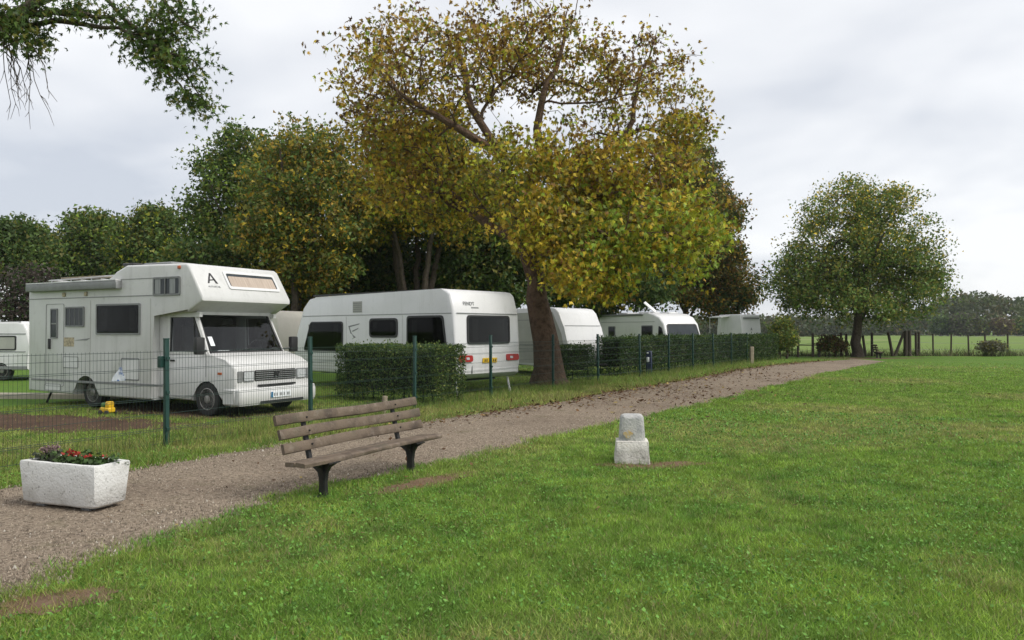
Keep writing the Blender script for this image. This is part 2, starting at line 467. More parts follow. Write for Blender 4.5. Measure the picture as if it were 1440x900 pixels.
def in_patch(x, y):
    r = np.zeros(len(x))
    for (cx, cy, rx, ry, a) in patches:
        u = (x - cx) * math.cos(a) + (y - cy) * math.sin(a); v = -(x - cx) * math.sin(a) + (y - cy) * math.cos(a)
        r = np.maximum(r, 1.15 - np.sqrt((u / rx) ** 2 + (v / ry) ** 2) + (fbm(x * 6, y * 6, 31) - .5) * .9)
    return np.clip(r * 1.1, 0, 1)

# pasture beyond the wire fence
bm = bmesh.new()
vs = [bm.verts.new(p) for p in ((-400, 50.5, .010), (400, 50.5, .010), (520, 330, .010), (-520, 330, .010))]
bm.faces.new(vs)
tag(obj('pasture', bm, M['field']), kind='structure')

# ================================================================== leaf and blade geometry
def leaves_np(P, A, B, l, w, cols):
    """rhombic leaves: base P, unit axis A, unit side B, lengths l, widths w"""
    n = len(P)
    l = l[:, None]; w = w[:, None]
    Nn = np.cross(A, B)
    V = np.empty((n, 4, 3))
    V[:, 0] = P; V[:, 1] = P + A * l * .5 + B * w * .5 + Nn * w * .12
    V[:, 2] = P + A * l; V[:, 3] = P + A * l * .5 - B * w * .5 + Nn * w * .12
    Fi = np.arange(n * 4).reshape(n, 4)
    return V.reshape(-1, 3), Fi, np.repeat(cols, 4, axis=0)
def leaves_tri(P, A, B, l, w, cols):
    n = len(P)
    l = l[:, None]; w = w[:, None]
    V = np.empty((n, 3, 3))
    V[:, 0] = P - B * w * .5; V[:, 1] = P + B * w * .5 + A * l * .25; V[:, 2] = P + A * l
    return V.reshape(-1, 3), np.arange(n * 3).reshape(n, 3), np.repeat(cols, 3, axis=0)
def unit(v): return v / np.maximum(np.linalg.norm(v, axis=1, keepdims=True), 1e-9)
def rand_frame(n, r, bias=(0, 0, 0), spread=1.0):
    A = unit(r.normal(size=(n, 3)) * spread + np.array(bias))
    B = unit(np.cross(A, r.normal(size=(n, 3))))
    return A, B

# ------------------------------------------------------------------ grass
def lawn_tint(x, y, r):
    n = len(x)
    big = fbm(x * .33, y * .33, 3); mid = fbm(x * 1.1, y * 1.1, 4)
    fine = fbm(x * 7, y * 7, 14, 2); fin2 = fbm(x * 2.6, y * 2.6, 15, 2)
    base = np.array([[.205, .320, .050]]) * np.ones((n, 1))
    dry = np.array([[.40, .37, .13]]); dk = np.array([[.095, .215, .032]]); yl = np.array([[.29, .42, .060]])
    t = np.clip((big - .50) * 5.5, 0, 1)[:, None] * .62
    c = base * (1 - t) + dry * t
    t = np.clip((fin2 - .5) * 4, 0, 1)[:, None] * .65
    c = c * (1 - t) + dk * t
    t = np.clip((.48 - mid) * 4, 0, 1)[:, None] * .6
    c = c * (1 - t) + yl * t
    c *= (.55 + .95 * fine)[:, None] * r.uniform(.6, 1.5, (n, 1))
    brown = r.random(n) < .08 + .14 * np.clip((big - .5) * 5, 0, 1)
    c[brown] = np.array([.34, .28, .14]) * r.uniform(.7, 1.2, (brown.sum(), 1))
    return c
def scatter(r0, r1, dens, r, half=R(47)):
    """uniform per ring of distance; density falls off with distance from the viewing spot"""
    X, Y = [], []
    e = np.geomspace(r0, r1, 26)
    for a, b in zip(e[:-1], e[1:]):
        area = half * (b * b - a * a)
        n = int(area * dens((a + b) / 2))
        rr = np.sqrt(r.uniform(a * a, b * b, n)); th = r.uniform(-half, half, n)
        X.append(rr * np.sin(th)); Y.append(rr * np.cos(th))
    return np.concatenate(X), np.concatenate(Y)
def blades(name, x, y, h, w, col, r, lean=.55):
    n = len(x)
    th = r.uniform(0, 2 * np.pi, n)
    s = np.stack([np.cos(th), np.sin(th), np.zeros(n)], 1)
    th2 = r.uniform(0, 2 * np.pi, n); q = r.uniform(0, lean, n) * 1.3
    d = np.stack([np.cos(th2) * q, np.sin(th2) * q, np.ones(n)], 1)
    P = np.stack([x, y, np.full(n, -.003)], 1)
    V = np.empty((n, 3, 3))
    V[:, 0] = P - s * w[:, None] * .5; V[:, 1] = P + s * w[:, None] * .5; V[:, 2] = P + d * h[:, None]
    return np_mesh(name, V.reshape(-1, 3), np.arange(n * 3).reshape(n, 3), M['blade'], col=np.repeat(col, 3, axis=0))
r = np.random.default_rng(11)
x, y = scatter(3.2, 44, lambda d: 7000 if d < 6.5 else 7000 * (6.5 / d) ** 1.75 * min(1, max(.04, (44 - d) / 20)), r)
edge = (fbm(x * 3, y * 3, 8) - .5) * .6 + r.normal(0, .07, len(x))
keep = ~on_path(x + edge, y, .0) & (x > fence_x(y) - 9) & (r.random(len(x)) > np.where(x < fence_x(y), np.clip(in_patch(x, y) * 2.2, 0, .98), in_patch(x, y) * .80))
x, y = x[keep], y[keep]
d = np.hypot(x, y)
verge = (x < path_l(y) + .1)
tall = np.clip((fbm(x * .9, y * .9, 12) - .45) * 5, 0, 1)
h = (.018 + .026 * r.random(len(x))) * (.6 + .9 * fbm(x * 6, y * 6, 44, 2)) * np.where(x < fence_x(y) - .4, 1.0 + .5 * tall, np.where(verge, 1.4 + 1.4 * tall, 1.0)) * (1 + .010 * d)
nearedge = np.minimum(np.abs(x - path_l(y)), np.abs(x - path_r(y))) < .35
h *= np.where(nearedge & ~verge, 1.0 + .7 * r.random(len(x)), 1)
w = .0058 * np.maximum(1, d / 6.0) ** .9 * r.uniform(.7, 1.4, len(x))
col = lawn_tint(x, y, r) * .93
ip = (np.clip(in_patch(x, y) * 1.6, 0, 1) * (r.random(len(x)) < .75))[:, None] * .85
col = col * (1 - ip) + np.array([.27, .19, .10]) * ip
vy = verge & (r.random(len(x)) < .30)
col[vy] = np.array([.25, .25, .08]) * r.uniform(.6, 1.2, (vy.sum(), 1))
tag(blades('grass', x, y, h, w, col, r, 1.1), 'short mown green grass blades of the lawn and verge', 'grass', kind='stuff')
print('blades', len(x))
# clover and broad-leaved weeds in the turf
x, y = scatter(3.2, 16, lambda d: 900 if d < 6.5 else 900 * (6.5 / d) ** 1.6, r)
keep = ~on_path(x + (fbm(x * 3, y * 3, 8) - .5) * .35, y) & (fbm(x * .8, y * .8, 21) + r.normal(0, .13, len(x)) > .50) & (x > fence_x(y)) & (r.random(len(x)) > in_patch(x, y))
x, y = x[keep], y[keep]; n = len(x)
A, B = rand_frame(n, r); A[:, 2] = np.abs(A[:, 2]) * .5 + .12; A = unit(A)
B = unit(np.cross(A, np.array([0, 0, 1.0]) + r.normal(size=(n, 3)) * .25))
l = r.uniform(.014, .034, n) * np.maximum(1, np.hypot(x, y) / 9)
cc = np.array([.125, .265, .045]) * r.uniform(.5, 1.5, (n, 1))
V, F, cv = leaves_np(np.stack([x, y, r.uniform(.012, .035, n)], 1), A, B, l, l * r.uniform(.5, .85, n), cc)
tag(np_mesh('clover', V, F, M['blade'], col=cv), 'small broad clover leaves mixed into the lawn', 'clover', kind='stuff')

# coarse tufts and weeds along the fence foot and the path edges
def tufts(name, label, pts, r, hmin, hmax, per, colf, wd=.009, spread=.09):
    X, Y, H, W, Cc = [], [], [], [], []
    for (px, py) in pts:
        k = int(per * r.uniform(.5, 1.4)); sc = r.uniform(.6, 1.25)
        X.append(px + r.normal(0, spread * sc, k)); Y.append(py + r.normal(0, spread * sc, k))
        H.append(r.uniform(hmin, hmax, k) * sc); W.append(np.full(k, wd) * r.uniform(.6, 1.4, k))
        Cc.append(colf(k, r))
    X, Y, H, W, Cc = map(np.concatenate, (X, Y, H, W, Cc))
    return tag(blades(name, X, Y, H, W, Cc, r, .75), label, 'grass', kind='stuff')
pts = []
for y0 in np.arange(9.0, 43, .16):
    for k in range(2):
        yv = y0 + r.uniform(-.1, .1)
        pts.append((float(fence_x(yv)) + r.normal(.05, .22), yv))
    if r.random() < .55: pts.append((float(path_l(y0)) - abs(r.normal(.25, .3)), y0))
def weedcol(k, r):
    g = np.array([.130, .235, .040]); dr = np.array([.33, .28, .10])
    t = np.where(r.random(k) < .3, r.uniform(.5, 1, k), r.uniform(0, .2, k))[:, None]
    return (g * (1 - t) + dr * t) * r.uniform(.6, 1.3, (k, 1))
tufts('long_grass', 'ragged long grass and weeds along the foot of the green mesh fence', pts, r, .10, .34, 26, weedcol, .010, .12)
pts = []
for y0 in np.arange(4.2, 17, .10):
    if r.random() < .5: pts.append((float(path_r(y0)) + r.normal(.06, .10), y0))
pts += [(-1.80 + r.normal(0, .13), 7.42 + r.normal(0, .12)) for _ in range(14)] + [(-1.13 + r.normal(0, .1), 8.7 + r.normal(0, .1)) for _ in range(7)]
pts += [(1.45 + .26 * math.cos(t) + r.normal(0, .03), 9.38 + .26 * math.sin(t)) for t in np.linspace(0, 6.2, 12)]
tufts('edge_grass', 'uneven grass tufts along the lawn edge of the path, under the bench and round the stone', pts, r, .035, .10, 26, lambda k, r: np.array([.14, .27, .042]) * r.uniform(.5, 1.6, (k, 1)), .006, .06)

# ------------------------------------------------------------------ gravel stones and fallen leaves
x, y = scatter(3.6, 15, lambda d: 1500 if d < 6 else 1500 * (6 / d) ** 1.7, r)
k = on_path(x, y, -.12); x, y = x[k], y[k]; n = len(x)
s = r.uniform(.004, .012, n) * np.where(r.random(n) < .05, 1.7, 1.0)
th = r.uniform(0, 6.28, n); q = r.uniform(.6, 1.0, n)
offs = [(1, 0), (0, 1), (-1, 0), (0, -1)]
V = np.empty((n, 5, 3))
for i, (a, b) in enumerate(offs):
    V[:, i, 0] = x + (a * np.cos(th) - b * np.sin(th) * q) * s * r.uniform(.7, 1.2, n)
    V[:, i, 1] = y + (a * np.sin(th) + b * np.cos(th) * q) * s * r.uniform(.7, 1.2, n)
    V[:, i, 2] = .006
V[:, 4, 0] = x + r.normal(0, .3, n) * s; V[:, 4, 1] = y + r.normal(0, .3, n) * s; V[:, 4, 2] = .018 + s * .9
Fi = (np.arange(n) * 5)[:, None, None] + np.array([[0, 1, 4], [1, 2, 4], [2, 3, 4], [3, 0, 4]])[None]
g = r.random(n)[:, None]
cc = np.array([.095, .074, .055]) * (1 - g) + np.array([.39, .325, .25]) * g
pale = r.random(n) < .03
cc[pale] = np.array([.50, .46, .39])
cc *= r.uniform(.7, 1.15, (n, 1))
tag(np_mesh('gravel', V.reshape(-1, 3), Fi.reshape(-1, 3), M['dryleaf'], col=np.repeat(cc, 5, axis=0)), 'loose brown and grey gravel stones strewn over the path', 'gravel', kind='stuff')

X, Y = [], []
for (cx, cy, sx, sy, n) in [(4.2, 19.5, 3.0, 3.2, 900), (8.5, 27, 3.0, 4.5, 800), (1.5, 17.5, 2.5, 2.5, 300), (-2.5, 12.3, 2.0, 2.0, 120), (3.0, 14.5, 3.5, 3.0, 110), (-1.5, 8.2, 1.6, 1.6, 60), (2, 22, 3, 2, 600)]:
    X.append(r.normal(cx, sx * .6, n)); Y.append(r.normal(cy, sy * .6, n))
xx, y2 = scatter(3.6, 26, lambda d: 1.1 if d < 8 else .8, r)
X.append(xx); Y.append(y2)
q = r.uniform(12, 40, 3800); X.append(path_l(q) + np.abs(r.normal(0, .55, 3800)) - .35); Y.append(q)
X = np.concatenate(X); Y = np.concatenate(Y); n = len(X)
onp = on_path(X, Y)
k = (X > fence_x(Y) - 2) & (onp | (r.random(n) < .45))
X, Y = X[k], Y[k]; n = len(X)
A, B = rand_frame(n, r); A[:, 2] *= .25; A = unit(A); B = unit(np.cross(A, np.array([0, 0, 1.0]) + r.normal(size=(n, 3)) * .35))
l = r.uniform(.04, .12, n) * np.where(np.hypot(X, Y) < 9, .45, np.where(np.hypot(X, Y) < 14, .7, 1))
t = r.random((n, 1))
cc = np.where(t < .55, np.array([.085, .045, .024]), np.where(t < .90, np.array([.14, .08, .035]), np.array([.28, .21, .07]))) * r.uniform(.7, 1.3, (n, 1))
V, F, cv = leaves_np(np.stack([X, Y, r.uniform(.022, .045, n)], 1), A, B, l, l * r.uniform(.4, .7, n), cc)
tag(np_mesh('fallen_leaves', V, F, M['dryleaf'], col=cv), 'brown autumn leaves fallen on the path and verge', 'leaves', kind='stuff')

# ================================================================== trees
def jitter_line(p0, d0, p1, r, step=.45, wob=.10):
    L = np.linalg.norm(p1 - p0)
    n = max(2, int(L / step))
    c = p0 + d0 * L * .42
    t = np.linspace(0, 1, n + 1)[1:, None]
    q = (1 - t) ** 2 * p0 + 2 * t * (1 - t) * c + t * t * p1
    if n > 2: q[:-1] += r.normal(size=(n, 3))[:-1] * wob * step
    return q
def grow(limbs, tips, r, tipr, expo=.46):
    pos = []; par = []; dirs = []; plen = []; fixed = []; paths = []
    for (pl, pidx) in limbs:
        pl = np.array(pl, float); idx = []
        prev = -1
        if pidx is not None:                       # attach to the nearest node so far
            dd = np.linalg.norm(np.array(pos) - pl[0, :3], axis=1); prev = int(np.argmin(dd))
            idx.append(prev)
        for a, b in zip(pl[:-1], pl[1:]):
            n = max(1, int(np.linalg.norm(b[:3] - a[:3]) / .45))
            for k in range(n):
                t = k / n
                p = a * (1 - t) + b * t
                if len(idx) and k == 0 and prev == idx[-1] and pidx is not None and len(idx) == 1: pass
                ph = len(paths) * 1.7; qq = len(idx); am = 0 if prev < 0 else min(.14, 1.2 * p[3] + .02) * (0 if pidx is None else 1)
                pos.append(p[:3] + r.normal(size=3) * min(.05, p[3] * .25) * (1 if prev >= 0 else 0) + am * np.array([math.sin(qq * .95 + ph), math.cos(qq * .8 + ph), .6 * math.sin(qq * 1.3 + ph)])); fixed.append(p[3]); par.append(prev)
                dv = (b - a)[:3]; dirs.append(dv / np.linalg.norm(dv)); plen.append(0 if prev < 0 else plen[prev] + .45)
                prev = len(pos) - 1; idx.append(prev)
        pos.append(pl[-1, :3]); fixed.append(pl[-1, 3]); par.append(prev); dirs.append(dirs[-1]); plen.append(plen[-1] + .4)
        idx.append(len(pos) - 1); paths.append(idx)
    nlimb = len(paths)
    cap = len(pos) + 40 * len(tips)
    Pn = np.zeros((cap, 3)); Dn = np.zeros((cap, 3)); Ln = np.zeros(cap); n = len(pos)
    Pn[:n] = pos; Dn[:n] = dirs; Ln[:n] = plen
    rootz = pos[0][2]
    ok = np.ones(cap, bool)
    zmin = tips[:, 2].min() - 1.2
    ok[:n] = Pn[:n, 2] > min(zmin, rootz + 1.0)
    ok[:n][np.array(plen) < 1.2] = False
    c0 = np.mean(np.array(pos)[-3:], axis=0) if nlimb == 1 else np.array(pos)[len(paths[0]) - 1]
    order = np.argsort(np.linalg.norm(tips - c0, axis=1))
    tipidx = []
    for ti in order:
        tp = tips[ti]
        v = tp - Pn[:n]
        dist = np.linalg.norm(v, axis=1) + 1e-6
        cosang = np.einsum('ij,ij->i', v, Dn[:n]) / dist
        cost = dist * (1.35 - .55 * cosang) + .10 * Ln[:n]
        cost[~ok[:n]] += 50
        a = int(np.argmin(cost))
        d0 = Dn[a] * .7 + v[a] / dist[a] * .3 + np.array([0, 0, .12])
        q = jitter_line(Pn[a], d0 / np.linalg.norm(d0), tp, r)
        idx = [a]; prev = a
        for k in range(len(q)):
            if n >= cap: break
            Pn[n] = q[k]; dv = q[k] - Pn[prev]; Dn[n] = dv / (np.linalg.norm(dv) + 1e-9); Ln[n] = Ln[prev] + np.linalg.norm(dv)
            par.append(prev); fixed.append(None); prev = n; idx.append(n); n += 1
        paths.append(idx); tipidx.append(prev)
    cnt = np.zeros(n)
    for t in tipidx: cnt[t] += 1
    for i in range(n - 1, -1, -1):
        if par[i] >= 0: cnt[par[i]] += cnt[i]
    rad = np.array([f if f is not None else tipr * max(1, cnt[i]) ** expo for i, f in enumerate(fixed)])
    for i in range(n):
        if fixed[i] is None and par[i] >= 0: rad[i] = min(rad[i], rad[par[i]] * .97)
    return Pn[:n], rad, paths, nlimb, np.array(tipidx)
def np_tubes(P, rad, paths, nlimb):
    V, F = [], []; base = 0
    for pi, idx in enumerate(paths):
        if len(idx) < 2: continue
        pts = P[idx]; rr = rad[idx].copy()
        if pi >= 1: rr[0] = min(rr[0], rr[1] * 1.25)
        k = 12 if rr.max() > .15 else (6 if rr.max() > .05 else (4 if rr.max() > .02 else 3))
        T = np.gradient(pts, axis=0); T = unit(T)
        a = np.cross(T[0], [0, 0, 1.0]);
        if np.linalg.norm(a) < .2: a = np.cross(T[0], [1.0, 0, 0])
        ang = np.arange(k) * 2 * np.pi / k
        for i in range(len(pts)):
            a = a - T[i] * a.dot(T[i]); a /= np.linalg.norm(a) + 1e-9; b = np.cross(T[i], a)
            q = rr[i]
            if k == 12:
                wob = 1 + .16 * np.sin(ang * 3 + pi + i * .13) * .6 + .10 * np.sin(ang * 5 + 1.7 + i * .21)
            else: wob = 1
            V.append(pts[i] + (np.outer(np.cos(ang), a) + np.outer(np.sin(ang), b)) * (q * wob if np.isscalar(wob) else (q * wob)[:, None]))
        for i in range(len(pts) - 1):
            u = base + i * k + np.arange(k); w = base + i * k + (np.arange(k) + 1) % k
            F.append(np.stack([u, w, w + k, u + k], 1))
        base += len(pts) * k
    return np.concatenate(V), np.concatenate(F)
def env_tips(env, n, r, shell=.42):
    """env: (cx, cy, cz, rx, ry, rz, weight)"""
    w = np.array([e[6] for e in env]); w = w / w.sum()
    out = []
    for e, k in zip(env, np.maximum(1, (w * n).astype(int))):
        v = unit(r.normal(size=(k, 3))) * (r.random((k, 1)) ** shell)
        out.append(np.array(e[:3]) + v * np.array(e[3:6]))
    t = np.concatenate(out)
    return t
def palette(stops, t):
    """stops: list of (t, rgb)"""
    ts = [s[0] for s in stops]; c = np.array([s[1] for s in stops])
    return np.stack([np.interp(t, ts, c[:, i]) for i in range(3)], 1)
def tree(name, label, limbs, env, ntips, nleaf, lsize, sigma, colf, seed, tipr=.011, bark='bark', group=None, leaflets=1, droop=.35, shell=.42, cat='tree', aspect=.8, thin=None, few=None, bare=0.0, mid=True, zmin=None):
    r = np.random.default_rng(seed)
    base = np.array(limbs[0][0][0][:3], float)
    tips = env_tips(env, ntips, r, shell)
    if zmin is not None: tips = tips[tips[:, 2] > zmin]
    P, rad, paths, nlimb, tipidx = grow(limbs, tips, r, tipr)
    root = thing(name, label, cat, tuple(base), 0, group)
    V, F = np_tubes(P, rad, paths, nlimb)
    np_mesh('trunk', V - base, F, M[bark], root, smooth=True)
    # foliage: clumps on the tips and along the outer twigs
    cen = [P[tipidx]]
    if mid:
        ex = []
        for idx in paths[nlimb:]:
            if len(idx) > 3: ex.append(P[idx[len(idx) // 2]]); ex.append(P[idx[-2]])
        if ex: cen.append(np.array(ex))
    cen = np.concatenate(cen)
    cen = cen[r.random(len(cen)) > bare]
    if thin: cen = cen[r.random(len(cen)) > thin(cen)]
    dens = r.uniform(.15, 1.0, len(cen)) ** 1.3 * 2.0
    if few: dens = dens * few(cen)
    cnt = np.maximum(1, (nleaf * dens).astype(int))
    ci = np.repeat(np.arange(len(cen)), cnt); n = len(ci)
    pos = cen[ci] + np.clip(r.normal(size=(n, 3)), -1.7, 1.7) * np.array([1, 1, .75]) * sigma * r.uniform(.6, 1.3, (len(cen), 1))[ci]
    pos[:, 2] = np.maximum(pos[:, 2], base[2] + .08)
    ctone = np.clip(.45 * r.random(len(cen)) + .55 * np.clip((fbm(cen[:, 0] * .7 + cen[:, 2] * .4 + seed, cen[:, 2] * .8 + cen[:, 1] * .3, seed) - .5) * 2.2 + .5, 0, 1), 0, 1)[ci]
    cols = colf(pos, ctone, r)
    if leaflets == 1:
        A, B = rand_frame(n, r, (0, 0, -droop), .8)
        l = lsize * r.uniform(.6, 1.35, n)
        Vv, Fv, cv = leaves_tri(pos, A, B, l, l * aspect * r.uniform(.8, 1.25, n), cols)
    else:
        A0, B0 = rand_frame(n, r, (0, 0, -droop), .8)
        N0 = np.cross(A0, B0)
        VV, FF, CC = [], [], []; o = 0
        for k in range(leaflets):
            f = (k / (leaflets - 1) - .5) * 2.0
            A = unit(A0 * np.cos(f) + B0 * np.sin(f) + np.array([0, 0, -.25]))
            B = unit(np.cross(N0, A) + 1e-4)
            l = lsize * r.uniform(.65, 1.3, n) * (1 - .3 * abs(f))
            a, b, c = leaves_tri(pos, A, B, l, l * aspect, cols * r.uniform(.85, 1.15, (n, 1)))
            VV.append(a); FF.append(b + o); CC.append(c); o += len(a)
        Vv, Fv, cv = np.concatenate(VV), np.concatenate(FF), np.concatenate(CC)
    np_mesh('crown', Vv - base, Fv, M['leaf'], root, cv)
    print(name, 'leaves', len(Fv))
    return root

GREEN_D = (.056, .098, .026); GREEN_M = (.105, .165, .036); GREEN_L = (.210, .300, .038); OLIVE = (.185, .180, .040)
GOLD = (.46, .345, .034); AMBER = (.36, .225, .030); RUST = (.200, .112, .032); BROWN = (.105, .058, .028); YELG = (.380, .400, .036)
def pick(r, n, choices, w):
    w = np.array(w, float); w = w / w.sum(axis=-1, keepdims=True)
    if w.ndim == 1: i = r.choice(len(choices), n, p=w)
    else: i = (r.random((n, 1)) > np.cumsum(w, axis=1)).sum(1).clip(0, len(choices) - 1)
    return np.array(choices)[i]

# ---- the horse chestnut by the fence
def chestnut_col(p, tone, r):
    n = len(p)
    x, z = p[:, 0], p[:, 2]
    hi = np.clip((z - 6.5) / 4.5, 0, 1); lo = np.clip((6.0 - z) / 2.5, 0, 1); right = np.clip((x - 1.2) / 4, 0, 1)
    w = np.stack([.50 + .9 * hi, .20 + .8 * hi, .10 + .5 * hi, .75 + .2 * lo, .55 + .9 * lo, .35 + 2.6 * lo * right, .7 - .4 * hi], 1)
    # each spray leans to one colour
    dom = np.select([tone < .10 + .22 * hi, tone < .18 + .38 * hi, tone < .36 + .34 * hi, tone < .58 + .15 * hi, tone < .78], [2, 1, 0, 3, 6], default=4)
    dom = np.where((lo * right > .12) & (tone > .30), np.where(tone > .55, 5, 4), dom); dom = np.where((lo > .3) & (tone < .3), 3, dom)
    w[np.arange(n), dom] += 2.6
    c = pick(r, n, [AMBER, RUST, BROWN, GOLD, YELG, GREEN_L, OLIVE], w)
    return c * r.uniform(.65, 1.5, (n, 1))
tb = (.95, 22.7)
D0 = 22.7
def cp(px, py, d=D0): return ((px - 720) / FPX * d, d, 1.6 + (HY - py) / FPX * d)
def lim(pts, rs, dd=None):
    return [(*cp(px, py, D0 + (dd[i] if dd else 0)), rs[i]) for i, (px, py) in enumerate(pts)]
trunk = [(1.08, 22.7, -.08, .68), (1.05, 22.7, .15, .53), (1.01, 22.7, .5, .42)] + lim([(765, 480), (756, 420), (745, 365), (739, 330)], [.36, .30, .24, .21])
limbs = [(trunk, None),
         (lim([(737, 335), (722, 255), (694, 208), (640, 180), (592, 150), (550, 120)], [.17, .15, .13, .10, .07, .04], [0, -.3, -.6, -.9, -1.2, -1.6]), 1),
         (lim([(736, 325), (745, 250), (760, 180), (772, 120), (790, 50), (800, 5)], [.18, .15, .12, .09, .05, .012], [0, .2, .4, .5, .6, .8]), 1),
         (lim([(740, 340), (795, 265), (862, 200), (890, 170), (905, 100), (925, 40)], [.17, .14, .11, .08, .045, .010], [0, .5, 1.0, 1.2, 1.4, 1.6]), 1),
         (lim([(862, 200), (905, 178), (950, 190), (985, 182)], [.08, .06, .03, .010], [1.0, 1.0, .8, .6]), 1),
         (lim([(735, 335), (660, 300), (600, 262), (545, 238)], [.15, .12, .08, .04], [0, 1.0, 1.8, 2.4]), 1),
         (lim([(742, 345), (800, 320), (860, 330), (905, 350)], [.17, .13, .08, .04], [0, -1.0, -1.8, -2.2]), 1),
         (lim([(742, 370), (775, 350), (815, 375), (845, 410)], [.10, .08, .06, .03], [0, -1.2, -2.0, -2.2]), 1),
         (lim([(700, 212), (660, 130), (640, 70), (655, 25)], [.13, .10, .07, .03], [-.6, -.2, .3, .6]), 1)]
s = D0 / FPX
def ce(px, py, rx, rz, dy=0, ry=None, w=1.0):
    c = cp(px, py); return (c[0], c[1] + dy, c[2], rx * s, (ry if ry else rx * s * .8), rz * s, w)
env = [ce(585, 110, 125, 82, -.5, 3.2, 1.35), ce(560, 175, 95, 60, .5, 2.6, .7), ce(700, 60, 110, 72, .3, 3.4, .85), ce(790, 70, 120, 85, 1.0, 3.2, .75), ce(915, 110, 100, 100, 1.2, 2.6, .85),
       ce(560, 245, 85, 50, 1.5, 2.4, .65), ce(660, 260, 85, 60, 1.8, 2.2, .5), ce(770, 250, 120, 62, -.6, 2.6, 1.0), ce(880, 260, 105, 60, -.8, 2.2, .95),
       ce(800, 330, 85, 50, -1.6, 2.0, .6), ce(915, 340, 78, 58, -2.2, 1.8, .85), ce(815, 395, 58, 36, -2.4, 1.4, .55), ce(755, 310, 55, 50, -2.0, 1.4, .4), ce(972, 175, 46, 34, .8, 1.4, .26)]
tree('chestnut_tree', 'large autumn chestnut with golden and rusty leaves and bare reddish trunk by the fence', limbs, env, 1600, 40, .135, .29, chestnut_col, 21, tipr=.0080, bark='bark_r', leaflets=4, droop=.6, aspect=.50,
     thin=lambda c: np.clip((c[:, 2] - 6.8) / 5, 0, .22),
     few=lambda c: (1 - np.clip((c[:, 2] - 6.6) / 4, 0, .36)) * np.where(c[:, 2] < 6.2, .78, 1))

# ---- trees massed behind the caravans
def mixcol(choices, w, dark=1.0, lowdark=None):
    def f(p, tone, r):
        n = len(p)
        ww = np.tile(np.array(w, float), (n, 1))
        ww[:, 0] *= .4 + 1.6 * tone; ww[:, -1] *= 2.0 - 1.6 * tone
        c = pick(r, n, choices, ww)
        return c * r.uniform(.65, 1.3, (n, 1)) * dark
    return f
def simple_tree(name, label, px, d, py_top, halfpx, py_low, ntips, nleaf, lsize, sigma, colf, seed, stems=1, group='trees massed behind the camping pitches', fork=.35, envs=None, lean=0, tr=.26, bare=0., **kw):
    x = (px - 720) / FPX * d
    s = d / FPX
    ztop = 1.6 + (HY - py_top) * s; zlow = max(.5, 1.6 + (HY - py_low) * s); hw = halfpx * s
    rr = random.Random(seed)
    limbs = []
    H = ztop
    if stems == 1:
        limbs.append(([(x, d, -.1, tr * 1.35), (x + .02, d, .4, tr), (x + .1 * lean, d, H * fork, tr * .75), (x + .3 * lean, d, H * .62, tr * .42), (x + .3 * lean, d, H * .86, tr * .14)], None))
        for k in range(6):
            a = k * 1.05 + rr.random(); z0 = H * (fork + .05 * k)
            limbs.append(([(x + .1 * lean, d, z0, tr * .4), (x + math.cos(a) * hw * .4, d + math.sin(a) * hw * .4, z0 + H * .14, tr * .25), (x + math.cos(a) * hw * .7, d + math.sin(a) * hw * .7, min(ztop * .9, z0 + H * .25), tr * .1)], 1))
    else:
        for k in range(stems):
            a = k * 6.28 / stems + rr.random() * .6; q = hw * .35
            bx, by = x + math.cos(a) * .28, d + math.sin(a) * .28
            pl = [(bx, by, -.1, tr * .7), (bx + math.cos(a) * q * .25, by + math.sin(a) * q * .25, H * .28, tr * .52), (bx + math.cos(a) * q * .8, by + math.sin(a) * q * .8, H * .6, tr * .32), (bx + math.cos(a) * q * 1.3, by + math.sin(a) * q * 1.3, H * .85, tr * .12)]
            limbs.append((pl, None))
    zc = (ztop + zlow) / 2
    if envs is None:
        envs = [(x, d, zc, hw, hw * .85, (ztop - zlow) / 2, 1.0), (x - hw * .35, d - .5, zc - (ztop - zlow) * .18, hw * .68, hw * .6, (ztop - zlow) * .3, .45), (x + hw * .35, d - .4, zc - (ztop - zlow) * .15, hw * .68, hw * .6, (ztop - zlow) * .3, .45),
                (x + rr.uniform(-.2, .2) * hw, d, ztop - (ztop - zlow) * .22, hw * .6, hw * .6, (ztop - zlow) * .2, .35)]
    else: envs = [(x + a * s, d + b, 1.6 + (HY - c) * s, e * s, g * s, h * s, w) for (a, b, c, e, g, h, w) in envs]
    return tree(name, label, limbs, envs, ntips, nleaf, lsize, sigma, colf, seed, group=group, bare=bare, **kw)
c_green = mixcol([GREEN_D, GREEN_M, OLIVE, GREEN_L], [.9, 1.2, .6, .4])
c_olgold = mixcol([GREEN_M, OLIVE, GOLD, AMBER], [1.4, 1.4, .45, .30])
c_golden = mixcol([AMBER, GOLD, OLIVE, YELG, GREEN_M], [.6, .7, .8, .6, 1.0])
c_dark = mixcol([GREEN_D, GREEN_M, OLIVE], [1.3, 1.0, .4])
c_brown = mixcol([GREEN_D, OLIVE, RUST, AMBER], [1.2, 1.0, .7, .4])
simple_tree('broadleaf_tree', 'tall dark green tree with thin twiggy left edge rising behind the motorhome roof', 345, 37, 172, 84, 400, 420, 58, 0.175, 0.378, c_green, 31, fork=.2)
simple_tree('broadleaf_tree', 'olive and gold tree beside the tall dark green one, behind the overcab motorhome', 425, 32, 165, 95, 420, 430, 65, 0.164, 0.360, c_olgold, 32, fork=.2, stems=3)
simple_tree('broadleaf_tree', 'golden brown many-stemmed tree rising behind the white caravan with dark windows', 585, 34, 165, 118, 345, 460, 66, 0.175, 0.378, c_golden, 33, stems=5, fork=.25)
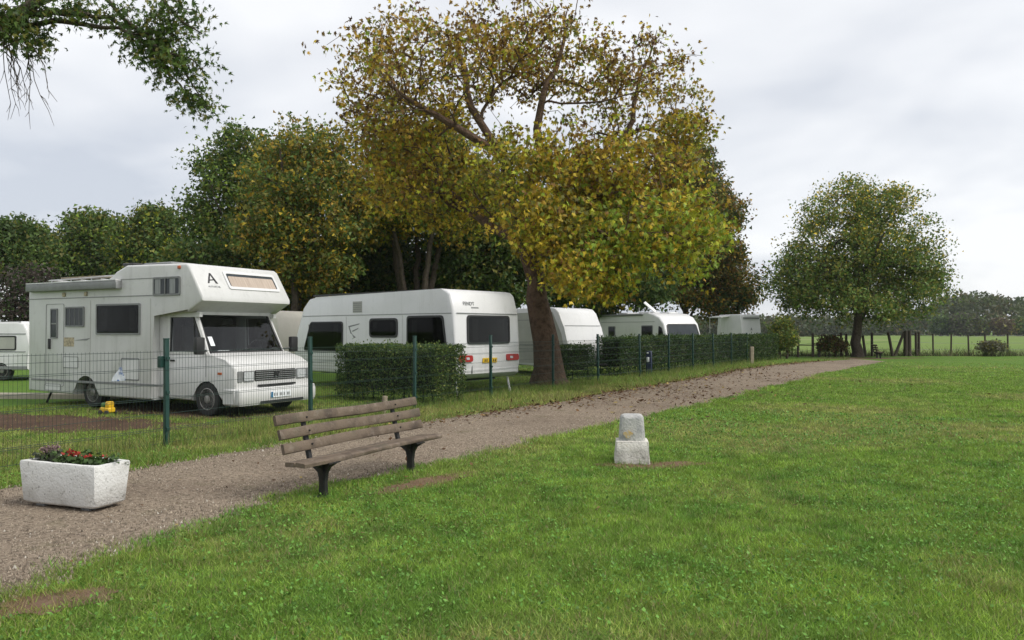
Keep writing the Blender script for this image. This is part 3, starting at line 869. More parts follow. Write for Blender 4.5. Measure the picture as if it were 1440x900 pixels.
simple_tree('broadleaf_tree', 'low dark green tree filling the gap between caravan roof and chestnut trunk', 665, 37, 290, 95, 445, 330, 127, 0.194, 0.405, c_dark, 34, stems=4)
simple_tree('broadleaf_tree', 'low dark green tree under the golden many-stemmed one, above the caravan roof', 520, 38, 285, 85, 445, 300, 127, 0.194, 0.405, c_dark, 41, stems=4)
simple_tree('broadleaf_tree', 'dark green tree directly behind the caravan with the roof aerial', 845, 45, 255, 110, 450, 440, 122, 0.227, 0.450, c_dark, 35, stems=3)
simple_tree('broadleaf_tree', 'tall dark olive tree with rusty tints, the last of the row before the open field', 965, 54, 196, 100, 455, 620, 127, 0.216, 0.432, c_brown, 36, fork=.15,
            envs=[(0, 0, 260, 52, 60, 62, .8), (10, 0, 320, 75, 80, 80, 1.1), (28, 0, 385, 78, 80, 62, 1.0), (-50, 0, 350, 70, 70, 90, .8), (52, 0, 415, 40, 45, 34, .3)])
simple_tree('broadleaf_tree', 'round green tree far behind the motorhome awning, left of the yellowing one', 128, 50, 302, 62, 400, 260, 99, 0.238, 0.450, c_green, 37, tr=.2)
simple_tree('broadleaf_tree', 'bushy green tree between the round green tree and the tall dark one', 212, 47, 292, 52, 405, 240, 94, 0.216, 0.432, mixcol([GREEN_D, GREEN_M, OLIVE, YELG], [.6, 1.3, .6, .2]), 38, tr=.2)
simple_tree('broadleaf_tree', 'dull green tree with thin purplish lower branches above the low white caravan', 18, 43, 308, 55, 400, 260, 84, 0.216, 0.432, mixcol([GREEN_D, GREEN_M, OLIVE], [1.2, 1.0, .4]), 39, tr=.2)
simple_tree('bare_bush', 'thin greyish purple bush with few leaves behind the low white caravan', 40, 40, 375, 48, 470, 300, 24, 0.162, 0.360, mixcol([(.06, .045, .04), (.09, .07, .06), GREEN_D], [1, 1, .6]), 40, stems=5, tr=.12, cat='bush', group=None, tipr=.012)
simple_tree('shrub', 'dark green undergrowth shrub behind the overcab of the motorhome', 300, 33, 340, 90, 470, 260, 112, 0.173, 0.378, c_dark, 42, stems=4, tr=.14, cat='shrub', group='undergrowth shrubs behind the pitches')
simple_tree('shrub', 'olive undergrowth shrub between the motorhome and the white caravan', 432, 36, 345, 70, 470, 180, 99, 0.173, 0.378, c_olgold, 43, stems=4, tr=.14, cat='shrub', group='undergrowth shrubs behind the pitches', bare=.25)
simple_tree('shrub', 'dark green undergrowth shrub behind the roof of the white caravan', 580, 40, 380, 120, 475, 300, 112, 0.194, 0.405, c_dark, 44, stems=4, tr=.14, cat='shrub', group='undergrowth shrubs behind the pitches')
simple_tree('shrub', 'yellow green shrub growing at the far end of the clipped hedge', 1101, 44, 446, 12, 497, 70, 84, 0.130, 0.270, mixcol([GREEN_M, OLIVE, YELG], [1.3, 1, .2]), 46, stems=4, tr=.08, cat='shrub', group=None)

# ---- the lone tree at the end of the path
simple_tree('lime_tree', 'lone rounded green tree with yellowing top at the end of the path', 1206, 47, 246, 125, 462, 1000, 54, 0.164, 0.397, 
            (lambda p, tone, r: pick(r, len(p), [GREEN_D, GREEN_M, OLIVE, GOLD], np.stack([.6 + 0 * tone, 1.3 + 0 * tone, .7 + .7 * tone, np.clip((p[:, 2] - 5) / 6, 0, .8) * (.2 + 1.3 * (tone > .5))], 1)) * r.uniform(.8, 1.75, (len(p), 1))), 50,
            group=None, fork=.19, tr=.31, shell=.5,
            envs=[(5, 0, 330, 95, 90, 84, 1.2), (-45, 0, 385, 80, 85, 62, .8), (60, 0, 385, 68, 80, 62, .75), (0, -.5, 420, 105, 90, 36, .8), (-85, 0, 400, 42, 60, 40, .25), (92, 0, 395, 34, 55, 40, .22), (10, 0, 290, 62, 60, 44, .4)])

# ---- ash tree standing left of the view; one limb reaches over the picture
D1 = 8.6
def ap(px, py, d=D1): return ((px - 720) / FPX * d, d, 1.6 + (HY - py) / FPX * d)
L0 = [(-10.2, 9.4, -.1, .42), (-10.15, 9.4, .4, .33), (-9.9, 9.3, 2.4, .28), (-9.6, 9.2, 4.2, .24), (-9.5, 9.2, 6.4, .18), (-9.4, 9.3, 8.6, .08)]
L1 = [(-9.62, 9.2, 3.9, .17)] + [(*ap(px, py, d), q) for px, py, d, q in [(-220, 75, 8.9, .14), (-90, 52, 8.8, .115), (0, 38, 8.6, .095), (42, 30, 8.55, .08), (66, 14, 8.5, .06), (74, -12, 8.5, .055), (110, -70, 8.5, .045), (150, -40, 8.5, .035)]]
L2 = [(*ap(px, py, d), q) for px, py, d, q in [(48, 30, 8.55, .04), (78, 22, 8.5, .032), (108, 31, 8.45, .028), (132, 37, 8.4, .024), (158, 36, 8.4, .02), (185, 46, 8.35, .016), (215, 70, 8.3, .010)]]
L3 = [(*ap(px, py, d), q) for px, py, d, q in [(118, -65, 8.5, .034), (138, -4, 8.5, .030), (165, 26, 8.45, .026), (198, 44, 8.4, .022), (235, 68, 8.4, .017), (262, 100, 8.4, .012), (280, 135, 8.4, .008)]]
L4 = [(*ap(px, py, d), q) for px, py, d, q in [(125, -68, 8.5, .03), (185, -50, 8.45, .024), (235, 2, 8.4, .018), (258, 28, 8.4, .012), (282, 45, 8.4, .007)]]
s1 = D1 / FPX
def ae(px, py, rx, rz, ry, w): c = ap(px, py, 8.4); return (c[0], c[1], c[2], rx * s1, ry, rz * s1, w)
env = [ae(222, 52, 40, 32, .3, 1.0), ae(248, 20, 34, 20, .3, .6), ae(248, 92, 42, 24, .3, 1.0), ae(266, 138, 22, 14, .2, .45), ae(290, 146, 16, 9, .15, .15), ae(12, 28, 40, 24, .45, 1.3), ae(30, 62, 26, 16, .35, .5), ae(100, 8, 26, 10, .25, .3), ae(120, 18, 16, 6, .2, .15), ae(165, 20, 30, 12, .25, .30), ae(190, 62, 22, 16, .25, .35), ae(55, 12, 20, 14, .3, .3),
       (-9.4, 9.4, 7.5, 2.6, 2.4, 1.9, 1.6), (-9.9, 9.8, 5.6, 2.2, 2.2, 1.2, .8)]
ash = tree('ash_tree', 'green ash tree whose leafy limb and drooping bare twigs hang over the fence side', [(L0, None), (L1, 1), (L2, 1), (L3, 1), (L4, 1)], env, 430, 13, .066, .115, mixcol([GREEN_D, GREEN_M, OLIVE], [1.1, 1.2, .4]), 61, tipr=.0042, droop=.4, aspect=.36, leaflets=4)
r = np.random.default_rng(5)
bm = bmesh.new()
for k in range(13):
    px, py = r.uniform(0, 45), r.uniform(48, 72); d = 8.5 + r.normal(0, .12)
    pts = [ap(px, py, d)]; ln = r.uniform(55, 130); sx = r.uniform(.0, .45)
    for q in range(1, 6):
        t = q / 5; pts.append(ap(px + sx * ln * t + r.normal(0, 3), py + ln * t, d + r.normal(0, .02)))
    add_tube(bm, pts, [.007, .006, .005, .004, .0035, .002], 4, False)
    for _ in range(3):
        j = int(r.integers(1, 5)); a = Vector(pts[j]); dv = Vector((r.uniform(-.12, .16), r.uniform(-.05, .05), -r.uniform(.06, .2)))
        add_tube(bm, [a, a + dv * .5 + Vector((.01, 0, .01)), a + dv], [.004, .003, .0018], 3, False)
bmesh.ops.translate(bm, vec=-Vector(L0[0][:3]), verts=bm.verts)
obj('bare_twigs', bm, M['bark'], ash)
# ================================================================== hedges
def hedge(name, label, segs, h, th, seed, n_per_m2, lsize, cols, group=None):
    """segs: polyline of ground points along the hedge's middle"""
    r = np.random.default_rng(seed)
    base = Vector((segs[0][0], segs[0][1], 0))
    root = thing(name, label, 'hedge', tuple(base), 0, group)
    P, N = [], []
    bm = bmesh.new()
    for a, b in zip(segs[:-1], segs[1:]):
        a = np.array(a, float); b = np.array(b, float); L = np.linalg.norm(b - a); u = (b - a) / L; v = np.array([-u[1], u[0]])
        def put(s, t, z):
            return np.stack([a[0] + u[0] * s + v[0] * t, a[1] + u[1] * s + v[1] * t, z], 1)
        for (A_, mk) in ((L * h * 2, 'side'), (L * th, 'top'), (th * h * 2, 'end')):
            n = int(A_ * n_per_m2)
            s = r.uniform(0, L, n); t = r.uniform(-th / 2, th / 2, n); z = r.uniform(.04, h, n); sg = np.where(r.random(n) < .5, -1, 1)
            dep = np.abs(r.normal(0, .07, n))
            if mk == 'side':
                t = sg * (th / 2 - dep + .12 * (fbm(s * 1.6 + sg * 9, z * 2.2, seed + 3) - .5) + np.where(r.random(n) < .03, r.uniform(0, .10, n), 0)); nn = np.stack([v[0] * sg, v[1] * sg, 0 * s], 1)
                thin = (r.random(n) < np.clip(.75 - z / (.42 * h) * .75, 0, .7)); s, t, z, nn = s[~thin], t[~thin], z[~thin], nn[~thin]
            elif mk == 'top':
                z = h - dep + .09 * (fbm(s * 2.0, t * 3 + 4, seed) - .5) * 2 + np.where(r.random(n) < .05, r.uniform(0, .14, n), 0); nn = np.tile([0, 0, 1.0], (n, 1))
            else:
                s = np.where(sg > 0, L - dep, dep); nn = np.stack([u[0] * sg, u[1] * sg, 0 * s], 1)
            P.append(put(s, t, z)); N.append(nn)
        ang = math.atan2(u[1], u[0])
        add_box(bm, ((a[0] + b[0]) / 2 - base.x, (a[1] + b[1]) / 2 - base.y, (h + .32) / 2 - .06), (L - .34, th - .34, h - .50), Matrix.Rotation(ang, 3, 'Z'))  # solid dark box added inside the leaves to block light
        for k in range(int(L / .28)):
            q = (k + .5) / int(L / .28); c = a + (b - a) * q - np.array([base.x, base.y]) + v * r.normal(0, .1)
            add_tube(bm, [(c[0], c[1], -.05), (c[0] + r.normal(0, .05), c[1] + r.normal(0, .05), .35)], [.022, .015], 4, False)
    obj('blocker_and_stems', bm, M['core'], root)
    P = np.concatenate(P); N = np.concatenate(N); n = len(P)
    A = unit(r.normal(size=(n, 3)) * .8 + N * .5 + np.array([0, 0, .25])); B = unit(np.cross(A, N * .8 + r.normal(size=(n, 3)) * .6))
    l = lsize * r.uniform(.6, 1.4, n)
    tone = fbm(P[:, 0] * 2 + P[:, 2] * 1.7, P[:, 1] * 2 + P[:, 2], seed)
    c = cols(P, tone, r)
    V, F, cv = leaves_np(P - N * (l * .3)[:, None], A, B, l, l * .55, c)
    np_mesh('foliage', V - np.array([base.x, base.y, 0]), F, M['leaf'], root, cv)
    return root
def hcol(g1, g2, g3):
    def f(P, tone, r):
        n = len(P)
        c = pick(r, n, [g1, g2, g3], np.stack([1.2 + 0 * tone, .3 + 1.4 * tone, np.clip(tone * 1.6 - .55, .04, 1)], 1))
        return c * r.uniform(.6, 1.35, (n, 1))
    return f
hc1 = hcol((.066, .112, .032), (.11, .165, .042), (.21, .24, .065))
hc2 = hcol((.040, .075, .024), (.066, .112, .030), (.12, .155, .038))
FD = np.array([.482, .876]); FN = np.array([-.876, .482])          # along the fence, into the camp
p0 = np.array([-1.30, 16.75]);
hedge('clipped_hedge', 'clipped evergreen hedge standing before the white caravan with dark windows', [tuple(p0), tuple(p0 + FN * 2.85)], 1.27, 1.15, 71, 1500, .055, hc1)
hedge('clipped_hedge', 'short square cut dark hedge beside the chestnut trunk', [(1.50, 24.5), (2.52, 24.95)], 1.14, .75, 72, 1300, .055, hc2)
hedge('clipped_hedge', 'long dark clipped hedge in front of the caravan with the roof aerial', [(3.35, 26.6), (10.4, 37.0)], 1.37, 1.0, 73, 520, .085, hc2)
hedge('clipped_hedge', 'farther shorter length of dark clipped hedge below the small white trailer', [(10.75, 37.5), (14.3, 42.6)], 1.37, 1.0, 74, 420, .095, hc2)

# ================================================================== green mesh fence
fence = thing('mesh_fence', 'green welded mesh fence on green posts between the path and the camping pitches', 'fence', (-4.76, 10.6, 0))
fb = Vector((-4.76, 10.6, 0))
def fpt(y): return Vector((float(fence_x(y)), y, 0))
posts = [(-4.76 - .54 * 2.54 * 2, 10.6 - 2.54 * 2), (-4.76 - .54 * 2.54, 10.6 - 2.54), (-4.76, 10.6), (-3.43, 13.1), (-1.98, 15.6), (-.50, 18.2), (1.12, 21.0), (2.62, 23.4)]
yv = 23.4
while yv < 42:
    yv += 2.42; posts.append((float(fence_x(yv)) + .05, yv))
PH = 1.48
bmp = bmesh.new()
add_box(bmp, (0, 0, PH / 2 - .06), (.060, .060, PH + .12), None, .006)
add_box(bmp, (0, 0, PH + .008), (.066, .066, .020), None, .005)
for z in (.25, .75, 1.22): add_box(bmp, (.0, -.040, z), (.045, .020, .04))
me_post = None
fdir = math.atan2(.876, .482)
for i, (x, y) in enumerate(posts):
    if me_post is None:
        o = obj('post', bmp, M['green_post'], fence, 40); me_post = o.data
    else:
        o = bpy.data.objects.new('post', me_post); o.parent = fence; C.objects.link(o)
    o.location = (x - fb.x, y - fb.y, 0); o.rotation_euler = (R(random.uniform(-.8, .8)), R(random.uniform(-.8, .8)), fdir + R(random.uniform(-4, 4)))
MH = 1.31
def wire_box(a, b, rad):
    a = Vector(a); b = Vector(b); t = (b - a).normalized()
    up = Vector((0, 0, 1)) if abs(t.z) < .9 else Vector((1, 0, 0))
    u = t.cross(up).normalized(); v = t.cross(u)
    q = [u * rad, (u * -.5 + v * .866) * rad, (u * -.5 - v * .866) * rad]
    return [a + k for k in q] + [b + k for k in q]
for (p, q) in zip(posts[:-1], posts[1:]):
    a = Vector((p[0] - fb.x, p[1] - fb.y, 0)); b = Vector((q[0] - fb.x, q[1] - fb.y, 0)); L = (b - a).length; u = (b - a).normalized()
    nrm = Vector((u.y, -u.x, 0))
    V = []
    step = .05 if p[1] < 22 else .10
    k = int(L / step)
    for i in range(1, k):
        s = a + u * (i * L / k)
        V += wire_box(s + Vector((0, 0, .04)), s + Vector((0, 0, MH + .02)), .0021)
    for z in (.06, .24, .26, .46, .66, .68, .86, 1.06, 1.08, 1.22, MH):
        off = nrm * (.025 if z in (.24, .66, 1.06) else .0)
        V += wire_box(a + off + Vector((0, 0, z)), b + off + Vector((0, 0, z)), .0034)
    nw = len(V) // 6
    F = (np.arange(nw) * 6)[:, None, None] + np.array([[0, 1, 4, 3], [1, 2, 5, 4], [2, 0, 3, 5]])[None]
    np_mesh('mesh_panel', np.array([tuple(v) for v in V]), F.reshape(-1, 4), M['wire'], fence)
box('latch_box', (-.075, -.02, 1.17), (.07, .06, .16), M['green_post'], fence, Matrix.Rotation(fdir, 3, 'Z'), .008)

# ================================================================== vehicles
def wheel(parent, x, y, r, w, side=-1):
    """side -1: outer face looks to -y"""
    bm = bmesh.new()
    s = side
    lathe_y(bm, [(r * .62, y + s * w * .5), (r * .80, y + s * w * .52), (r * .95, y + s * w * .46), (r, y + s * w * .3), (r, y - s * w * .3), (r * .9, y - s * w * .5), (r * .5, y - s * w * .5)], x, r, 28, True)
    wh = obj('wheel', bm, M['rubber'], parent, 40)
    bm = bmesh.new()
    lathe_y(bm, [(r * .64, y + s * w * .50), (r * .60, y + s * w * .53), (r * .52, y + s * w * .40), (r * .30, y + s * w * .42), (r * .22, y + s * w * .52), (.001, y + s * w * .53)], x, r, 24, True)
    rim = obj('rim', bm, M['rim'], wh, 40)
    return wh
def window(parent, fn, pts, rad, glass='glass', frame='black', d=.0, fw=.03, curtain=None, name='window'):
    """proud frame plus pane slightly inside it"""
    o = rounded(pts, rad)
    cx = sum(p[0] for p in o) / len(o); cy = sum(p[1] for p in o) / len(o)
    w = max(p[0] for p in o) - min(p[0] for p in o); h = max(p[1] for p in o) - min(p[1] for p in o)
    inn = [(cx + (u - cx) * (1 - 2 * fw / w), cy + (v - cy) * (1 - 2 * fw / h)) for u, v in o]
    bm = bmesh.new(); add_ring(bm, o, inn, fn, d - .01, d + .022)
    f = obj(name, bm, M[frame], parent, 30)
    inn2 = [(cx + (u - cx) * (1 - 1.6 * fw / w), cy + (v - cy) * (1 - 1.6 * fw / h)) for u, v in o]
    if glass in ('glass', 'glass_r'):
        plate('dark_backing', inn2, fn, d - .009, d + .002, M['inside'], f)  # flat dark plate stands in for the unlit interior
        u0, u1 = min(p[0] for p in inn2), max(p[0] for p in inn2); v0, v1 = min(p[1] for p in inn), max(p[1] for p in inn)
        if w > .7:
            for a, b in ((u0 + .10 * w, u0 + .22 * w), (u1 - .22 * w, u1 - .10 * w)):
                plate('curtain', [(a, v0 + .05), (b, v0 + .05), (b + (.02 if a < cx else -.02), v1 - .05), (a, v1 - .05)], fn, d + .003, d + .006, M['drape'], f)
        plate('pane', inn2, fn, d + .010, d + .013, M['tint' if glass == 'glass' else 'tint_r'], f)
    else: plate('pane', inn2, fn, d - .008, d + .012, M[glass], f)
    return f
def rect(u0, u1, v0, v1): return [(u0, v0), (u1, v0), (u1, v1), (u0, v1)]
def arch(xc, r, zc, z0, n=10):
    """points of a wheel arch notch along a lower edge at z0, walking forward in x"""
    a0 = math.acos(min(1, max(-1, (z0 - zc) / r))) if z0 > zc else math.pi / 2 + math.asin((zc - z0) / r)
    return [(xc - r * math.sin(a), zc + r * math.cos(a)) for a in np.linspace(a0, -a0, n)]

# ---------------------------------------------------------------- the motorhome
Fv = Vector((.88, -.475, 0)).normalized(); Wv = Vector((-Fv.y, Fv.x, 0))
P0 = Vector((-5.75, 14.2, 0)) + Wv * 1.12
mh = thing('motorhome', 'old white overcab motorhome parked behind the mesh fence, cab facing the path', 'motorhome', tuple(P0), math.atan2(Fv.y, Fv.x))
fs = lambda u, v, d: (u, -1.12 - d, v)
prof = [(-5.48, .30), (-5.50, 2.44), (-5.44, 2.52), (-2.72, 2.58), (-2.50, 2.78), (-2.16, 2.90), (-.42, 2.87), (-.34, 2.82), (.03, 2.24), (.03, 2.16), (-.36, 1.955), (-1.36, 1.93), (-1.36, .26)] + arch(-3.45, .42, .30, .27)[::-1]
prism('living_body', prof, -1.12, 1.12, M['white'], mh, .045, 3)
# cab lower half
cabp = [(-1.40, .30), (-1.40, 1.16), (-.02, 1.16), (.10, 1.18), (.48, 1.06), (.70, .955), (.735, .90), (.745, .52), (.70, .30)] + arch(0.0, .40, .31, .28)[::-1]
prism('cab', cabp, -.985, .985, M['white'], mh, .05, 3)
# bonnet shut lines and cab details
fc = lambda u, v, d: (u, -.985 - d, v)
fr = lambda u, v, d: (.745 + d + .0, u, v)
bm = bmesh.new()
for sy in (-1, 1):
    add_tube(bm, [(-.02, sy * .93, 1.15), (-.42, sy * .90, 1.95)], [.045, .045], 6)        # windscreen pillars
    add_box(bm, (-1.20, sy * .935, 1.55), (.30, .07, .84))                                   # rear door pillar
    add_box(bm, (-.68, sy * .93, 1.905), (.90, .07, .09))
    add_box(bm, (-.62, sy * .972, 1.175), (1.2, .03, .05))
add_box(bm, (-.40, 0, 1.935), (.12, 1.86, .06))
obj('cab_frame', bm, M['white'], mh)
# windscreen, glass
bm = bmesh.new()
q = [(.02, -.90, 1.17), (.02, .90, 1.17), (-.40, .87, 1.92), (-.40, -.87, 1.92)]
a = [bm.verts.new(p) for p in q]; bm.faces.new(a)
obj('windscreen', bm, M['clear'], mh)
bm = bmesh.new()
for e in ((q[0], q[1]), (q[1], q[2]), (q[2], q[3]), (q[3], q[0])): add_tube(bm, e, .024, 5)
obj('windscreen_seal', bm, M['black'], mh)
for sy in (-1, 1):
    bm = bmesh.new()
    a = [bm.verts.new((x, sy * (.955 if z < 1.5 else .93), z)) for x, z in ((-1.05, 1.19), (-.07, 1.19), (-.44, 1.87), (-1.05, 1.87))]
    bm.faces.new(a)
    sg = obj('side_window', bm, M['clear'], mh)
    bm = bmesh.new()
    pp = [(x, sy * (.957 if z < 1.5 else .932), z) for x, z in ((-1.05, 1.19), (-.07, 1.19), (-.44, 1.87), (-1.05, 1.87))]
    for k in range(4): add_tube(bm, (pp[k], pp[(k + 1) % 4]), .020, 5)
    add_tube(bm, ((-.36, sy * .955, 1.19), (-.42, sy * .932, 1.86)), .014, 5)
    obj('window_seal', bm, M['black'], sg)
# cab interior
box('dashboard', (-.08, 0, 1.10), (.34, 1.78, .22), M['black'], mh, None, .04)
box('bulkhead', (-1.30, 0, 1.35), (.04, 1.7, 1.1), M['dark'], mh)
for sy in (-.45, .45):
    st = box('seat', (-.86, sy, .92), (.46, .46, .26), M['dark'], mh, None, .05)
    box('backrest', (-1.10, sy, 1.36), (.14, .46, .72), M['black'], st, None, .05)
    box('headrest', (-1.10, sy, 1.78), (.09, .26, .14), M['black'], st, None, .03)
bm = bmesh.new()
ring = [(-.28 + .05 * math.sin(t), .45 + .19 * math.cos(t), 1.24 + .17 * math.sin(t)) for t in np.linspace(0, 6.283, 17)]
add_tube(bm, ring, .013, 6, False); add_box(bm, (-.28, .45, 1.24), (.03, .34, .04))
obj('steering_wheel', bm, M['black'], mh)
box('papers', (-.02, -.62, 1.225), (.10, .26, .012), M['plate_w'], mh)
box('sticker', (-.10, -.80, 1.40), (.004, .10, .20), M['plate_w'], mh, Matrix.Rotation(R(-29), 3, 'Y'))
# windscreen wipers
for y0 in (-.5, .25):
    tube('wiper', [(.05, y0, 1.165), (.02, y0 + .30, 1.215), (-.02, y0 + .62, 1.26)], .009, M['black'], mh, 5)
# grille, lamps, bumper
gr = plate('grille', rounded(rect(-.52, .52, .66, .86), .02), fr, -.01, .008, M['dark'], mh)
for k in range(5): box('grille_bar', (.757, 0, .685 + k * .038), (.012, 1.02, .015), M['trim'], gr)
bm = bmesh.new()                                   # the rampant mark in the grille
for (u, v, w, h) in [(-.045, .76, .018, .12), (.04, .76, .02, .12), (0, .775, .07, .03), (-.01, .81, .04, .035), (.06, .80, .03, .015)]: add_box(bm, (.772, u, v), (.01, w, h))
obj('grille_emblem', bm, M['black'], gr)
for sy in (-1, 1):
    hl = plate('headlight', rounded(rect(*sorted((sy * .54, sy * .80)), .655, .855), .03), fr, -.01, .014, M['trim'], mh)
    plate('lens', rounded(rect(*sorted((sy * .56, sy * .79)), .675, .835), .03), fr, .0, .022, M['lens'], hl)
    plate('indicator', rounded(rect(*sorted((sy * .815, sy * .93)), .655, .855), .02), fr, -.01, .012, M['trim'], mh)
bump = [(.60, .20), (.84, .22), (.88, .30), (.88, .46), (.84, .535), (.60, .56)]
prism('bumper', bump, -.995, .995, M['white'], mh, .06, 3)
for sy in (-1, 1):
    box('bumper_corner', (.60, sy * .975, .385), (.34, .07, .31), M['white'], mh, None, .03)
box('bumper_slot', (.79, 0, .572), (.06, .92, .035), M['black'], mh)
box('air_dam', (.885, .05, .262), (.012, 1.1, .05), M['black'], mh)
np_ = box('number_plate', (.890, 0, .392), (.014, .52, .115), M['plate_w'], mh, None, .003)
box('plate_band', (.898, -.235, .392), (.004, .045, .105), M['blue'], np_)
for k in range(7): box('plate_figure', (.8985, -.17 + k * .062 + (.02 if k in (2, 5) else 0), .392), (.003, .030, .055), M['trim'], np_)
plate('side_indicator', rect(.30, .40, .79, .83), fc, -.004, .012, M['orange'], mh)
# bonnet line and door seams (raised rubber strips)
for c_, s_ in (((-1.08, -.988, .75), (.010, .008, .84)), ((-.02, -.988, .95), (.010, .008, .42)), ((-.74, -.988, .36), (.68, .008, .010))): box('door_seam', c_, s_, M['trim'], mh)
box('door_handle', (-.95, -.995, 1.03), (.13, .02, .035), M['black'], mh, None, .006)
# mirrors
for sy in (-1, 1):
    m_ = box('mirror', (.04, sy * 1.19, 1.32), (.10, .19, .32), M['black'], mh, None, .03, 2)
    tube('mirror_arm', [(-.05, sy * .95, 1.22), (.02, sy * 1.08, 1.24), (.04, sy * 1.16, 1.28)], .018, M['black'], m_, 6)
# wheels and under-body
for sy in (-1, 1):
    wheel(mh, 0.0, sy * .87, .325, .21, sy)
    wheel(mh, -3.45, sy * .86, .325, .21, sy)
box('underbody', (-2.3, 0, .42), (5.9, 1.45, .32), M['dark'], mh)
box('axle', (0, 0, .33), (.1, 1.5, .1), M['dark'], mh)
box('rear_step', (-2.1, -.72, .22), (.7, .25, .05), M['dark'], mh)
# side windows and doors
fw = window(mh, fs, rect(-4.66, -4.42, 1.44, 2.07), .02, 'glass2', 'trim', 0, .025)
box('window_bar', (-4.54, -1.142, 1.75), (.20, .01, .03), M['trim'], fw)
w2 = window(mh, fs, rect(-4.14, -3.50, 1.68, 2.10), .03, 'glass2', 'trim', 0, .03)
for k in range(3): box('blind_fold', (-3.98 + k * .16, -1.134, 1.89), (.012, .006, .34), M['trim'], w2)
window(mh, fs, rect(-3.10, -1.72, 1.52, 2.14), .03, 'glass', 'trim', 0, .035)
w4 = window(mh, fs, rect(-1.34, -.56, 2.27, 2.63), .04, 'glass2', 'trim', 0, .035)
for xx in (-1.20, -.78): box('curtain', (xx, -1.134, 2.45), (.16, .005, .28), M['curtain2'], w4)
box('curtain_bar', (-.98, -1.145, 2.45), (.02, .01, .30), M['trim'], w4)
bm = bmesh.new()
dpt = rounded(rect(-4.84, -4.20, .42, 2.17), .05)
add_ring(bm, dpt, [(-4.52 + (u + 4.52) * .975, 1.295 + (v - 1.295) * .991) for u, v in dpt], fs, -.004, .007)
dr = obj('habitation_door_trim', bm, M['trim'], mh)
box('door_handle', (-4.70, -1.135, 1.32), (.07, .03, .22), M['black'], dr, None, .008)
plate('sticker', rect(-4.20, -3.85, 1.27, 1.46), fs, .0, .004, M['sticker'], mh)
plate('decal', [(-3.85, 1.40), (-3.30, 1.45), (-3.42, 1.40)], fs, .0, .004, M['trim'], mh)
for (a, b, c, d_) in [(-4.22, -3.70, .82, 1.06), (-2.30, -1.75, .62, 1.06), (-4.86, -4.30, .33, .47)]:
    bm = bmesh.new(); o = rounded(rect(a, b, c, d_), .03); cx, cz = (a + b) / 2, (c + d_) / 2
    add_ring(bm, o, [(cx + (u - cx) * .95, cz + (v - cz) * .90) for u, v in o], fs, -.003, .008)
    hc = obj('service_hatch', bm, M['trim'], mh)
    plate('hatch_panel', [(cx + (u - cx) * .94, cz + (v - cz) * .88) for u, v in o], fs, -.002, .004, M['white2'], hc)
box('side_stripe', (-3.2, -1.124, .545), (4.3, .008, .045), M['trim'], mh)
box('roof_stripe', (-3.4, -1.124, 2.285), (4.2, .007, .016), M['trim'], mh)
box('upper_stripe', (-1.9, -1.124, 2.62), (1.2, .006, .012), M['trim'], mh)
for xx in (-4.2, -3.45): box('side_lamp', (xx, -1.13, 2.36), (.10, .03, .09), M['sticker'], mh, None, .01)
box('clearance_lamp', (-.60, -1.13, 2.80), (.08, .03, .06), M['orange'], mh, None, .01)
for xx in (-3.30, -1.42): box('panel_seam', (xx, -1.121, 1.40), (.008, .006, 1.65), M['grey_sheet'], mh)
# awning cassette, roof things
aw = prism('awning', [(-5.40, 2.44), (-5.40, 2.56), (-5.38, 2.60), (-2.32, 2.60), (-2.30, 2.56), (-2.30, 2.44)], -1.25, -1.10, M['trim'], mh, .02, 2)
box('awning_lid', (-3.85, -1.175, 2.612), (3.06, .15, .022), M['white2'], aw)
bm = bmesh.new()
for y0 in (-.85, .85): add_tube(bm, [(-5.2, y0, 2.70), (-2.9, y0, 2.74)], .016, 6)
for x0 in (-5.1, -4.4, -3.7, -3.0):
    add_tube(bm, [(x0, -.85, 2.70), (x0, .85, 2.70)], .014, 6)
    for y0 in (-.85, .85): add_tube(bm, [(x0, y0, 2.5), (x0, y0, 2.72)], .012, 6)
obj('roof_rack', bm, M['alu'], mh)
box('roof_plank', (-4.0, -.75, 2.74), (1.5, .22, .035), M['pale_wood'], mh)
box('roof_vent', (-4.9, .1, 2.60), (.5, .5, .12), M['grey_sheet'], mh, None, .03)
box('roof_hatch', (-1.6, -.55, 2.92), (.85, .6, .07), M['trim'], mh, None, .02)
box('roof_hatch', (-2.3, -.85, 2.93), (.35, .3, .06), M['black'], mh, None, .02)
# overcab front: window, emblem, name
k_ = (.03 + .34) / (2.82 - 2.24)
nx = Vector((1, 0, k_)).normalized()
def fo(u, v, d): return (.03 - (v - 2.24) * k_ + nx.x * d, u, v + nx.z * d)
ow = window(mh, fo, rect(-.40, .92, 2.40, 2.76), .05, 'glass2', 'white2', .0, .05)
bm = bmesh.new(); add_plate(bm, rounded(rect(-.32, .84, 2.44, 2.66), .03), fo, .0, .016); obj('curtain', bm, M['curtain'], ow)
bm = bmesh.new()
for pts in ([(-.86, 2.50), (-.82, 2.50), (-.70, 2.70), (-.735, 2.70)], [(-.735, 2.70), (-.70, 2.70), (-.62, 2.50), (-.67, 2.50)], [(-.80, 2.55), (-.66, 2.565), (-.665, 2.585), (-.79, 2.57)]):
    add_plate(bm, pts, fo, .0, .006)
obj('emblem', bm, M['black'], mh)
ang = math.atan2(nx.x, nx.z)
lc = fo(-.74, 2.42, .003)
text_mesh('lettering', 'AUTOSTAR', .055, M['trim'], mh, lc, (R(90) - (R(90) - ang), 0, R(90)))
# steadies
tube('corner_steady', [(-5.1, -.8, .35), (-5.25, -.85, .02)], .025, M['dark'], mh, 6)

